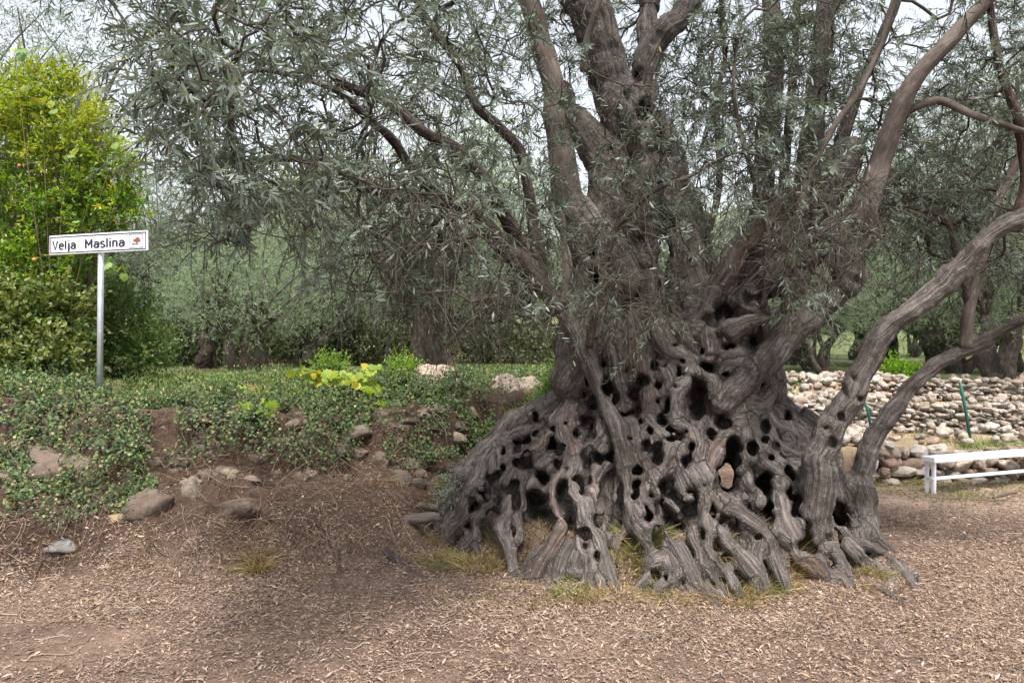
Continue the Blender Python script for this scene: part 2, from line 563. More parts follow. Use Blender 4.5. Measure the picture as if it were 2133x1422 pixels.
def body_e(x, y, z):
    rx = np.interp(z, ZK, RXK); cx = np.interp(z, ZK, CXK); ry = np.interp(z, ZK, RYK)
    return np.sqrt(((x - cx) / rx) ** 2 + ((y - CYK) / ry) ** 2), np.minimum(rx, ry)

def body_Y(u, v):
    """depth of the trunk's near face at a photo pixel"""
    Y = np.arange(4.2, 6.3, 0.01)
    X = (u - 1066.5) / F_PX * Y
    Z = CAM_H - (v - 711.0) / F_PX * Y
    e, _ = body_e(X, Y, Z)
    n = np.nonzero((e < 1.0) | (Z < -0.02))[0]
    return Y[n[0]] if len(n) else Y[np.argmin(e)]

TILES = {'A': (880, 840, 3.555), 'B': (1140, 600, 3.555), 'C': (1180, 900, 3.555), 'D': (1400, 600, 3.555), 'E': (1500, 860, 3.554), 'F': (1450, 280, 3.16), 'O': (0, 0, 1.0)}
STR = []     # strands: list of (n,4) x y z r
HOLES = []   # centre, half-width, half-height, depth

def strand(tile, pts, off=0.0, Y=None):
    u0, v0, s = TILES[tile]
    out = []
    for p in pts:
        u, v, r = u0 + p[0] / s, v0 + p[1] / s, p[2] / s
        o = p[3] if len(p) > 3 else off
        if Y is None:
            d = body_Y(u, v)
            rw = r / F_PX * d
            d = d + rw * 0.35 - o
        else:
            d = Y if not isinstance(Y, (list, tuple)) else np.interp(len(out) / max(len(pts) - 1, 1), [0, 1], Y)
            rw = r / F_PX * d
        out.append([*P(u, v, d), rw * (1.22 if tile == 'E' and Y is None else 1.0)])
    e = np.array(out[-1])
    if Y is None and tile in 'ACE' and e[2] < 0.30:      # roots dive into the soil
        dr = e[:2] - np.array(out[-2])[:2]
        dr = dr / max(np.linalg.norm(dr), 1e-6)
        out.append([e[0] + dr[0] * 0.10 * (1 - e[2]), e[1] + dr[1] * 0.10 - 0.05, e[2] * 0.35 - 0.03, e[3] * 0.85])
        out.append([e[0] + dr[0] * 0.20, e[1] + dr[1] * 0.20 - 0.10, -0.10, e[3] * 0.5])
    STR.append(np.array(out))

def holes(tile, lst, depth=0.16):
    u0, v0, s = TILES[tile]
    for h in lst:
        u, v = u0 + h[0] / s, v0 + h[1] / s
        d = body_Y(u, v)
        dep = h[4] if len(h) > 4 else depth
        HOLES.append((P(u, v, d + 0.02), h[2] / s / F_PX * d * 0.9, h[3] / s / F_PX * d * 0.9, dep))

A = lambda pts, off=0.0: strand('A', pts, off)
A([(1050, 60, 45), (960, 170, 40), (850, 195, 34), (740, 235, 32), (640, 275, 32), (560, 325, 34), (480, 390, 38), (420, 460, 36), (380, 530, 30)])
A([(1000, 180, 38), (900, 250, 30), (880, 320, 32), (780, 370, 34), (720, 420, 32), (710, 500, 30), (680, 560, 34), (610, 640, 34), (540, 710, 34), (440, 790, 38), (330, 870, 42), (230, 960, 46), (150, 1050, 42), (85, 1150, 34)], 0.03)
A([(600, 705, 30), (520, 770, 34), (430, 835, 32), (390, 900, 30), (395, 990, 28), (350, 1050, 30), (290, 1090, 26), (258, 1150, 20), (245, 1215, 15)], 0.03)
A([(390, 870, 24), (330, 940, 20), (345, 1000, 20), (320, 1050, 22)], 0.02)
A([(380, 1050, 18), (415, 1120, 16), (465, 1195, 12)], 0.03)
A([(700, 540, 34), (690, 620, 34), (680, 700, 38), (670, 780, 48), (635, 860, 58), (600, 930, 62), (615, 1000, 55), (640, 1060, 40)], 0.02)
A([(740, 560, 28), (732, 650, 24), (712, 740, 28), (670, 800, 30)], 0.03)
A([(720, 420, 26), (650, 450, 22), (600, 420, 22), (570, 340, 22)])
A([(870, 400, 32), (860, 480, 30), (800, 545, 30), (730, 570, 30)], -0.03)
A([(1010, 370, 34), (940, 395, 28), (870, 415, 28), (830, 500, 24)], -0.02)
A([(1000, 380, 32), (960, 500, 30), (930, 600, 28), (890, 680, 22), (860, 715, 18), (780, 725, 14)], -0.02)
A([(1110, 60, 70), (1060, 200, 70), (1100, 330, 85), (1110, 450, 70), (1050, 520, 50), (990, 600, 46), (978, 690, 42), (970, 780, 38), (1005, 860, 48), (1050, 930, 48), (1000, 1010, 44), (930, 1110, 40), (870, 1190, 38), (830, 1270, 32), (700, 1295, 26), (600, 1335, 20)], 0.06)
A([(1000, 1010, 34), (955, 1100, 32), (935, 1200, 32), (940, 1300, 24)], 0.02)
A([(860, 1070, 30), (800, 1180, 34), (740, 1260, 26), (630, 1310, 18)], 0.02)
A([(830, 1200, 28), (820, 1290, 28), (870, 1345, 18)], 0.03)
A([(1130, 440, 48), (1100, 560, 46), (1130, 660, 50), (1190, 740, 50), (1200, 830, 50), (1240, 920, 52), (1290, 1010, 42), (1330, 1110, 40), (1370, 1200, 36)], 0.07)
A([(1180, 880, 48), (1180, 960, 52), (1120, 1040, 44), (1065, 1120, 46), (1035, 1220, 44), (1010, 1320, 32)], 0.04)
A([(1190, 960, 60), (1200, 1060, 64), (1230, 1150, 64), (1230, 1260, 54)], 0.05)
A([(1280, 490, 42), (1240, 590, 38), (1290, 680, 54), (1320, 780, 64), (1370, 880, 60), (1350, 970, 44)], 0.01)
A([(1120, 100, 90), (1170, 60, 80)], 0.0)
A([(1180, 140, 30), (1230, 200, 32), (1160, 270, 32), (1110, 330, 40)], 0.05)
A([(1280, 110, 30), (1330, 170, 32), (1305, 240, 32), (1230, 300, 34), (1180, 380, 40)], 0.04)
A([(1350, 230, 50), (1355, 310, 50), (1330, 370, 40), (1250, 400, 32)], -0.02)
A([(560, 330, 30), (595, 400, 26), (590, 470, 26), (560, 530, 30), (490, 575, 28), (420, 610, 30), (360, 660, 30)], 0.01)
A([(520, 400, 48), (450, 480, 52), (425, 560, 48), (380, 650, 46), (460, 670, 34)], -0.02)
A([(620, 560, 30), (570, 620, 26), (480, 640, 26), (430, 690, 22)], 0.01)
A([(350, 700, 40), (300, 820, 48), (220, 920, 50), (140, 1030, 44), (100, 1110, 36)], -0.04)
A([(640, 600, 50), (560, 690, 40), (460, 760, 40)], -0.05)
A([(800, 320, 36), (700, 350, 34), (640, 380, 34)], -0.02)
A([(620, 780, 30), (560, 850, 34), (510, 900, 30)], -0.02)
A([(860, 970, 30), (930, 890, 34), (1000, 860, 30)], -0.12)
holes('A', [(960, 310, 50, 52, .28), (895, 215, 24, 34), (840, 225, 15, 22), (970, 190, 22, 25), (1060, 150, 22, 20), (1135, 230, 25, 35), (1235, 250, 35, 42), (1270, 130, 22, 34), (600, 360, 22, 32), (690, 440, 20, 25), (600, 475, 18, 28), (560, 525, 14, 14), (690, 285, 25, 16), (780, 280, 32, 18), (1010, 660, 18, 30), (1185, 960, 16, 18), (1205, 1060, 17, 24), (1290, 1130, 13, 28), (350, 910, 20, 34), (1130, 560, 22, 34), (1215, 440, 30, 44), (500, 640, 40, 28), (780, 470, 40, 34), (1305, 400, 42, 40, .25), (840, 720, 90, 80, .5), (1100, 870, 18, 60, .3), (895, 560, 50, 46, .35), (485, 950, 40, 80, .4), (870, 830, 100, 60, .5), (420, 770, 20, 14), (470, 700, 14, 12), (640, 200, 16, 12), (1185, 660, 20, 34), (1250, 180, 14, 18), (520, 560, 22, 10), (430, 660, 24, 10), (700, 700, 12, 40, .08), (1060, 600, 10, 16)])

Bs = lambda pts, off=0.0: strand('B', pts, off)
# the slender stem that leans off to the upper left, and its root
Bs([(0, 30, 54, .50), (100, 150, 54, .44), (180, 270, 53, .38), (250, 390, 53, .33), (300, 540, 53, .28), (370, 700, 54, .24), (430, 860, 54, .20), (490, 980, 54, .17), (530, 1110, 54, .13), (570, 1230, 56, .1), (600, 1330, 62, .08)])
strand('C', [(430, 230, 64), (480, 330, 80), (525, 480, 90), (590, 620, 98), (690, 720, 80), (790, 840, 66), (870, 960, 60), (940, 1080, 54), (1010, 1200, 44)], 0.08)
strand('C', [(500, 560, 70), (530, 700, 64), (570, 800, 50)], 0.05)
Bs([(480, 500, 44), (490, 640, 46), (512, 760, 50), (545, 880, 56), (580, 1000, 74), (630, 1120, 82), (670, 1260, 66)], 0.03)
Bs([(680, 440, 70), (712, 600, 62), (735, 720, 58), (765, 850, 58), (765, 960, 52), (730, 1050, 56)], 0.02)
Bs([(560, 440, 60), (590, 560, 50), (600, 670, 34), (560, 760, 34), (560, 900, 40)], 0.0)
Bs([(820, 260, 80), (870, 420, 70), (950, 490, 56), (1050, 530, 62), (1085, 640, 56), (1030, 720, 50), (960, 780, 56), (940, 890, 54), (945, 1010, 46)], 0.04)
Bs([(970, 310, 56), (1090, 420, 60), (1130, 530, 46), (1150, 630, 46), (1225, 670, 50), (1235, 780, 50)], 0.06)
Bs([(1190, 340, 70), (1200, 420, 74)], 0.13)
Bs([(1200, 480, 58), (1195, 520, 50)], 0.10)
Bs([(1260, 690, 36), (1340, 600, 54), (1422, 560, 54)], 0.04)
Bs([(760, 1000, 50), (830, 1080, 50), (900, 1170, 62), (875, 1270, 46), (835, 1345, 38)], 0.04)
Bs([(960, 1020, 66), (1060, 1060, 66), (1095, 1180, 66), (1060, 1290, 66), (1100, 1390, 60)], 0.05)
Bs([(860, 640, 56), (900, 740, 50), (850, 800, 30), (850, 900, 30)], 0.0)
Bs([(1290, 790, 70), (1380, 900, 64), (1390, 1030, 64), (1330, 1150, 76), (1235, 1260, 64), (1180, 1380, 50)], 0.04)
Bs([(1170, 900, 70), (1230, 900, 76), (1190, 1010, 70), (1200, 1180, 70)], -0.07)
Bs([(110, 410, 46), (140, 540, 56), (190, 640, 62), (240, 740, 66), (260, 840, 66), (200, 900, 80), (130, 960, 60)], -0.02)
Bs([(200, 420, 40), (230, 520, 44)], 0.0)
Bs([(400, 480, 44), (380, 560, 36), (440, 640, 30)], 0.0)
holes('B', [(445, 730, 42, 84, .3), (650, 790, 45, 78, .2), (415, 565, 22, 20), (575, 610, 20, 28), (790, 580, 25, 30), (975, 630, 28, 32), (830, 725, 22, 38), (890, 870, 25, 60, .2), (815, 840, 18, 24), (765, 1055, 20, 22), (610, 1118, 16, 18), (570, 940, 45, 24), (690, 990, 22, 18), (915, 1050, 44, 24), (920, 1125, 50, 30), (815, 1250, 52, 82, .18), (730, 1150, 24, 28), (1105, 860, 72, 130, .4), (1290, 1000, 42, 48, .15), (1150, 455, 40, 46, .14), (1180, 585, 60, 36, .22), (1385, 1200, 40, 72, .3), (280, 970, 35, 30), (340, 870, 30, 60, .25), (1000, 535, 18, 14), (940, 430, 20, 18), (470, 1250, 24, 60, .3), (1320, 640, 40, 22), (1215, 1090, 36, 42), (1130, 760, 40, 40, .3), (870, 580, 14, 12), (700, 660, 14, 12), (950, 730, 16, 10), (860, 1000, 14, 10), (1030, 1060, 12, 10), (1060, 1200, 10, 16)])

C = lambda pts, off=0.0: strand('C', pts, off)
C([(560, 60, 54), (565, 200, 62), (605, 330, 50), (640, 430, 46), (680, 550, 50), (720, 650, 50), (760, 740, 46)], 0.02)
C([(600, 130, 30), (640, 220, 28), (652, 300, 26), (620, 370, 26)], 0.0)
C([(760, 130, 64), (765, 220, 50), (700, 290, 32), (660, 320, 26)], 0.03)
C([(800, 220, 48), (850, 330, 44), (900, 440, 44), (930, 560, 44), (970, 660, 52), (1000, 760, 46)], 0.01)
C([(870, 180, 66), (950, 290, 66), (1020, 400, 76), (1065, 520, 66), (1055, 640, 60), (1050, 760, 54), (1035, 850, 42), (1095, 930, 42), (1160, 990, 36)], 0.05)
C([(640, 330, 30), (680, 440, 26), (760, 520, 28), (830, 560, 28), (860, 640, 30), (910, 720, 32), (930, 800, 30), (980, 880, 30), (1000, 970, 30), (1060, 1010, 24)], 0.04)
C([(790, 300, 22), (830, 400, 18), (850, 490, 20), (840, 560, 22)], -0.03)
C([(1180, 60, 86), (1120, 180, 66), (1090, 290, 60), (1110, 400, 60), (1090, 480, 60)], 0.02)
C([(1100, 500, 66), (1200, 590, 64), (1310, 650, 60), (1390, 730, 56), (1415, 830, 50), (1400, 910, 42)], 0.05)
C([(1130, 760, 58), (1200, 840, 58), (1270, 930, 62), (1340, 1010, 58), (1400, 1070, 46)], 0.06)
C([(640, 970, 54), (750, 950, 70), (765, 1040, 76), (710, 1130, 58), (680, 1210, 36)], 0.07)
C([(600, 1080, 46), (550, 1130, 40)], 0.06)
C([(800, 1110, 40), (880, 1160, 40)], 0.05)
C([(480, 630, 26), (430, 730, 28), (385, 790, 24)], 0.0)
C([(225, 1140, 56), (240, 1200, 46)], 0.08)
C([(80, 940, 60), (60, 1040, 50), (150, 1060, 50)], 0.05)
C([(1050, 1190, 26), (1120, 1215, 24), (1190, 1275, 18)], 0.05)
C([(1230, 700, 60), (1290, 800, 60), (1330, 900, 50)], -0.05)
holes('C', [(880, 570, 28, 50), (900, 440, 16, 22), (960, 505, 16, 58), (700, 530, 26, 56, .25), (710, 400, 40, 66, .2), (790, 470, 34, 40), (820, 720, 58, 64, .4), (1075, 610, 28, 34), (1160, 630, 25, 24), (1110, 840, 34, 44, .25), (1180, 930, 24, 24), (1370, 120, 36, 46), (690, 720, 20, 34), (580, 550, 13, 13), (585, 640, 16, 18), (480, 480, 13, 13), (520, 380, 13, 13), (1215, 130, 50, 76, .4), (1020, 400, 12, 12), (880, 240, 20, 34), (1010, 760, 20, 40), (120, 740, 18, 22), (660, 1070, 22, 22), (740, 1080, 18, 40), (860, 1120, 16, 20), (760, 640, 40, 70, .3), (620, 470, 12, 20)])
HOLES.append((P(1513, 990, 6.3), 0.075, 0.14, 2.2))     # the gap one can see right through

D = lambda pts, off=0.0: strand('D', pts, off)
D([(370, 860, 76), (460, 750, 92), (550, 650, 104)], 0.10)
D([(560, 890, 96), (650, 850, 86), (700, 780, 66), (720, 700, 50)], 0.06)
D([(765, 640, 44), (775, 690, 40)], -0.25)
D([(640, 480, 60), (740, 560, 60), (740, 760, 60), (770, 860, 60)], -0.3)
D([(400, 480, 48), (500, 490, 56), (600, 475, 54)], 0.04)
D([(300, 560, 46), (400, 590, 56), (480, 600, 50)], 0.0)
D([(480, 1010, 70), (545, 1010, 64), (530, 1120, 64), (560, 1230, 64)], 0.06)
D([(640, 1000, 54), (720, 1100, 50), (800, 1180, 50), (890, 1235, 54), (990, 1255, 44)], 0.0)
D([(760, 880, 56), (810, 1000, 56), (870, 1100, 50), (920, 1170, 40), (1025, 1190, 32)], -0.12)
D([(890, 1060, 30), (960, 1140, 26), (1040, 1180, 22)], -0.25)
D([(380, 1000, 80), (420, 1080, 70), (330, 1130, 70)], -0.05)
holes('D', [(420, 435, 46, 28, .2), (590, 400, 36, 50, .2), (340, 200, 30, 76, .25), (430, 190, 28, 40), (690, 1020, 30, 56, .2), (460, 1150, 28, 64, .3), (480, 720, 22, 14), (400, 840, 16, 36), (600, 900, 24, 16, .06), (560, 570, 18, 30, .08)])
D([(300, 40, 66), (260, 170, 66), (185, 280, 66)], 0.05)
D([(500, 90, 80), (600, 180, 76), (680, 190, 60)], 0.0)
D([(200, 330, 60), (280, 360, 60)], 0.12)

E = lambda pts, off=0.0: strand('E', pts, off)
E([(180, 110, 74), (250, 250, 80), (350, 370, 84), (480, 440, 78), (600, 440, 72), (720, 410, 66), (760, 380, 62)], 0.04)
E([(390, 410, 60), (440, 550, 64), (455, 680, 64), (472, 780, 56), (505, 880, 58), (565, 970, 58), (630, 1060, 58), (720, 1140, 52), (800, 1215, 44)], 0.03)
E([(590, 520, 62), (610, 640, 50), (610, 760, 40), (560, 850, 40), (640, 900, 34), (700, 960, 36)], 0.02)
E([(690, 460, 110), (720, 600, 112), (730, 740, 98), (740, 860, 86), (765, 980, 82), (850, 1080, 60), (900, 1180, 54), (860, 1240, 44)], 0.05)
E([(790, 420, 76), (800, 560, 78), (790, 700, 72), (800, 820, 60)], 0.02)
E([(800, 640, 54), (850, 760, 50), (900, 870, 48), (960, 960, 52), (1060, 1010, 48), (1170, 1070, 48), (1280, 1140, 46), (1350, 1205, 38), (1420, 1280, 24)], 0.02)
E([(1290, 1140, 36), (1420, 1200, 28), (1520, 1235, 20), (1620, 1255, 13)], 0.0)
E([(1400, 1220, 20), (1480, 1265, 15), (1580, 1280, 10)], 0.0)
E([(940, 990, 42), (1000, 1060, 42), (1090, 1125, 44), (1180, 1165, 42), (1230, 1220, 30)], 0.05)
E([(830, 525, 48), (910, 570, 52), (970, 650, 54), (1010, 760, 54), (985, 880, 48)], -0.2)
E([(850, 600, 34), (890, 650, 26)], -0.15)
E([(160, 430, 66), (200, 560, 66), (240, 680, 60), (255, 800, 54)], -0.25)
E([(60, 400, 50), (110, 520, 56), (150, 640, 60), (210, 760, 56)], -0.4)
E([(0, 720, 50), (100, 740, 56), (200, 810, 62), (285, 890, 68), (355, 985, 58), (385, 1050, 42)], 0.05)
E([(860, 1245, 44), (980, 1285, 22), (1100, 1285, 22), (1200, 1315, 18), (1300, 1365, 10)], 0.02)
E([(640, 1090, 40), (720, 1180, 46), (790, 1240, 40)], 0.02)
E([(400, 860, 40), (420, 960, 40)], -0.1)
# the two leaning stems on the right grow out of the same root plate
strand('O', [(1690, 1120, 34), (1698, 1040, 36), (1706, 975, 35), (1722, 905, 31), (1760, 840, 28), (1800, 770, 25), (1832, 705, 22), (1880, 662, 21), (1950, 605, 22), (2000, 562, 22), (2060, 492, 20), (2133, 452, 19), (2240, 420, 18)], Y=[body_Y(1690, 1120) + 0.03, 5.0])
strand('E', [(1045, 540, 68), (1060, 640, 84), (1065, 760, 90), (1080, 860, 84), (1120, 940, 74), (1200, 1010, 58), (1280, 1065, 42), (1305, 1110, 24)], Y=[5.85, 5.55])
strand('E', [(1075, 820, 70), (1020, 900, 60), (1010, 990, 46)], Y=[5.75, 5.5])
strand('O', [(1792, 1030, 22), (1800, 965, 20), (1830, 892, 18), (1870, 842, 16), (1920, 782, 14.5), (1980, 742, 13), (2040, 716, 12), (2100, 682, 11), (2150, 652, 11), (2240, 615, 10)], Y=[5.85, 5.6])
holes('E', [(490, 430, 42, 52), (545, 480, 18, 38), (670, 530, 46, 56, .12), (505, 595, 24, 40), (580, 650, 33, 52), (560, 750, 28, 28), (650, 840, 34, 58), (795, 840, 24, 44), (860, 890, 15, 28), (795, 930, 18, 26), (860, 970, 14, 18), (640, 980, 52, 74, .35), (820, 1110, 24, 44), (320, 205, 20, 20), (240, 260, 28, 38), (380, 335, 28, 28), (415, 245, 16, 22), (880, 740, 56, 100, .5), (330, 520, 60, 110, .5), (355, 740, 52, 90, .5), (215, 690, 18, 28), (280, 920, 28, 22), (760, 620, 12, 14), (700, 1010, 16, 20), (1130, 900, 14, 30, .06), (1090, 1040, 24, 12), (1190, 1080, 26, 12)])

# upper trunk: the main stem, its right-hand strip of dead wood, the broken left bough
O = lambda pts, Y: strand('O', pts, Y=Y)
O([(1315, 720, 92), (1306, 640, 86), (1298, 540, 66), (1304, 430, 52), (1303, 330, 49), (1302, 253, 46), (1262, 150, 45), (1240, 60, 47), (1205, -50, 48), (1160, -190, 46)], [6.0, 5.75])
O([(1240, 700, 60), (1240, 600, 56), (1255, 520, 50), (1262, 440, 44), (1275, 340, 40)], [5.72, 5.8])
O([(1350, 620, 46), (1345, 520, 40), (1335, 420, 40), (1345, 320, 30), (1330, 230, 36), (1340, 150, 32), (1374, 85, 27), (1420, 25, 23), (1475, -50, 20), (1540, -150, 17)], [5.75, 5.55])
O([(1325, 250, 30), (1345, 130, 26), (1352, 20, 22), (1350, -80, 20)], [5.75, 5.9])
O([(1372, 250, 24), (1392, 330, 38), (1388, 420, 38), (1418, 500, 44), (1438, 590, 56), (1440, 680, 60)], [5.85, 5.75])
O([(1400, 350, 22), (1435, 440, 30), (1450, 540, 34)], [5.95, 5.85])
O([(1275, 590, 56), (1225, 495, 46), (1195, 450, 46), (1178, 425, 40)], [5.65, 5.75])
O([(1260, 330, 40), (1215, 275, 34), (1180, 240, 30), (1168, 190, 22)], [5.8, 6.0])
O([(1235, 680, 60), (1215, 740, 50), (1190, 790, 44)], [5.7, 5.75])
O([(1215, 600, 30), (1205, 680, 36), (1190, 740, 40)], [6.1, 6.0])
HOLES += [(P(1384, 520, 5.6), .055, .25, .32), (P(1372, 290, 5.65), .032, .15, .26), (P(1372, 400, 5.65), .018, .12, .2), (P(1300, 570, 5.2), .045, .09, .2), (P(1335, 175, 5.2), .05, .10, .2), (P(1295, 470, 5.2), .03, .04, .12), (P(1258, 100, 5.25), .04, .06, .12), (P(1275, 180, 5.2), .03, .05, .12), (P(1360, 180, 5.15), .04, .09, .15)]
Fs = lambda pts, Y: strand('F', pts, Y=Y)
# the heavy right-hand mass
Fs([(60, 1260, 150), (170, 1080, 165), (290, 900, 185), (420, 740, 180), (570, 590, 165), (730, 480, 160), (860, 340, 140), (960, 180, 120), (1040, 100, 80)], [5.85, 5.75])
Fs([(150, 1000, 70), (280, 760, 70), (420, 580, 60), (600, 420, 60), (760, 300, 60)], [5.6, 5.65])
Fs([(320, 1130, 110), (430, 1020, 110), (570, 900, 110), (680, 760, 110), (780, 690, 96), (900, 620, 86), (1020, 590, 94), (1120, 580, 74)], [5.5, 5.4])
Fs([(620, 1040, 60), (700, 900, 64), (800, 780, 64)], [5.5, 5.45])
Fs([(1110, 540, 74), (1010, 690, 104), (975, 840, 100), (1020, 950, 92), (915, 1080, 82), (770, 1180, 86), (640, 1280, 104), (540, 1400, 112), (470, 1490, 104), (370, 1600, 92), (270, 1700, 78)], [5.35, body_Y(1538, 815) + 0.02])
Fs([(1060, 780, 66), (1120, 640, 64), (1170, 620, 44)], [5.35, 5.35])
Fs([(1090, 500, 90), (1170, 400, 70), (1240, 330, 56), (1310, 270, 34), (1400, 220, 14)], [5.72, 5.8])
Fs([(430, 1170, 76), (330, 1060, 70), (300, 960, 60)], [5.32, 5.4])
Fs([(500, 1150, 50), (420, 1060, 46), (380, 960, 40)], [5.3, 5.35])
Fs([(180, 1265, 46), (330, 1222, 36), (450, 1212, 26), (505, 1198, 12)], [5.2, 5.12])
Fs([(240, 1325, 40), (340, 1265, 32), (440, 1225, 16)], [5.15, 5.1])
Fs([(60, 1180, 50), (160, 1040, 46), (220, 900, 40)], [5.62, 5.6])
HOLES += [(P(1450 + x / 3.16, 280 + y / 3.16, 5.22), a / 3.16 / F_PX * 5.3, c / 3.16 / F_PX * 5.3, d) for x, y, a, c, d in
          [(480, 820, 45, 40, .2), (600, 700, 20, 55, .18), (730, 600, 60, 24, .2), (820, 720, 60, 40, .25), (1060, 960, 30, 30, .1), (140, 1180, 26, 60, .2), (330, 690, 20, 20, .12), (380, 900, 40, 70, .2), (930, 560, 50, 26, .2), (1050, 300, 40, 80, .25), (870, 240, 30, 26, .2), (700, 860, 60, 30, .2), (250, 1020, 26, 40, .15), (420, 1100, 24, 40, .15), (560, 520, 30, 16, .15)]]

rh = np.random.default_rng(61)
for u, v, a_, b_ in [(1757, 818, .03, .034), (1750, 868, .022, .028), (1733, 922, .024, .03), (1778, 788, .016, .02), (1790, 830, .014, .02), (1722, 890, .014, .02)]:
    HOLES.append((P(u, v, body_Y(1690, 1120) - 0.07), a_, b_, .08))
for i in range(95):          # small rot holes all over the butt
    u = rh.uniform(985, 1700); v = rh.uniform(790, 1120)
    if u > 1560 and v > 900: continue
    d = body_Y(u, v)
    r_ = rh.uniform(0.016, 0.032)
    HOLES.append((P(u, v, d + 0.0), r_, r_ * rh.uniform(0.8, 1.9), rh.uniform(0.08, 0.15)))
for i in range(34):          # and up the main stem
    v = rh.uniform(110, 680); u = rh.uniform(1235, 1425) if v > 330 else rh.uniform(1235, 1350)
    r_ = rh.uniform(0.018, 0.036)
    HOLES.append((P(u, v, 5.50), r_, r_ * rh.uniform(1.0, 2.6), rh.uniform(0.14, 0.24)))
for i in range(26):          # and in the heavy right-hand mass
    t = rh.uniform(); u = 1490 + 270 * t + rh.normal(0, 40); v = 660 - 300 * t + rh.normal(0, 45)
    r_ = rh.uniform(0.02, 0.045)
    HOLES.append((P(u, v, 5.32), r_ * rh.uniform(0.8, 1.8), r_ * rh.uniform(0.8, 1.8), rh.uniform(0.12, 0.22)))
# ------- wandering fibres round the whole butt, so the back is wood too
rg = np.random.default_rng(31)
def body_pt(th, z, k=1.0):
    return np.array([np.interp(z, ZK, CXK) + k * np.interp(z, ZK, RXK) * math.cos(th), CYK + k * np.interp(z, ZK, RYK) * math.sin(th), z])
for i in range(150):
    back = i < 60
    th = rg.uniform(0, math.pi) if back else rg.uniform(math.pi * 1.02, 2 * math.pi * 0.985)
    z = rg.uniform(0.5, 1.9)
    z1 = -0.05 if back else max(z - rg.uniform(0.3, 0.8), 0.02)
    n = int((z - z1) / 0.09) + 3
    r0 = rg.uniform(0.05, 0.10) if back else rg.uniform(0.014, 0.030)
    pts = []
    for k_ in range(n):
        zz = z + (z1 - z) * k_ / (n - 1)
        th += rg.normal(0, 0.06 if back else 0.04)
        kk = 1.0 if back else 0.985
        pts.append([*body_pt(th, zz, kk + rg.normal(0, 0.01)), r0 * (1 + 0.3 * rg.normal())])
    pts = np.array(pts); pts[:, 3] = np.clip(pts[:, 3], r0 * .6, r0 * 1.5)
    STR.append(pts)

# ------- voxel field
H = 0.0135
LO = np.array([-1.0, 4.35, -0.14]); HI = np.array([3.75, 7.85, 4.36])
DIM = np.ceil((HI - LO) / H).astype(int)
AX = [LO[a] + np.arange(DIM[a]) * H for a in range(3)]
FLD = np.full(DIM, 0.5, np.float32)
SID = np.full(DIM, -1, np.int16)
SBD = np.full(DIM, 0.12, np.float32)

def box_of(lo, hi):
    a = np.clip(np.floor((lo - LO) / H).astype(int), 0, DIM)
    b = np.clip(np.ceil((hi - LO) / H).astype(int) + 1, 0, DIM)
    return a, b

def smin(a, b, k):
    h = np.maximum(k - np.abs(a - b), 0) / k
    return np.minimum(a, b) - h * h * k * 0.25

# core
zz = AX[2]
rx = np.interp(zz, ZK, RXK); cx = np.interp(zz, ZK, CXK); ry = np.interp(zz, ZK, RYK)
shr = np.interp(zz, [0, .15, .3, .45, .65, 1.0, 1.6, 1.9], [.66, .74, .84, .90, .93, .93, .93, .86])
a_, b_ = box_of(V3(-0.7, 4.5, -0.2), V3(3.0, 7.8, 2.0))
for i0 in range(a_[0], b_[0], 40):
    i1 = min(i0 + 40, b_[0])
    sl = (slice(i0, i1), slice(a_[1], b_[1]), slice(a_[2], b_[2]))
    X = AX[0][sl[0]][:, None, None]; Yg = AX[1][sl[1]][None, :, None]; Z = AX[2][sl[2]][None, None, :]
    zi = slice(a_[2], b_[2])
    e = np.sqrt(((X - cx[zi]) / (rx[zi] * shr[zi])) ** 2 + ((Yg - CYK) / (ry[zi] * shr[zi])) ** 2)
    d = (e - 1) * np.minimum(rx, ry)[zi] * shr[zi] * 0.85
    d = d + 0.03 * np.sin(X * 9 + Z * 4) * np.sin(Yg * 8 - Z * 5 + 1) + 0.02 * np.sin(X * 21 + Z * 9 + 2) * np.sin(Z * 13 + X * 5)
    d = np.maximum(d, (Z - 1.80) * 0.9)
    FLD[sl] = np.minimum(FLD[sl], d.astype(np.float32))

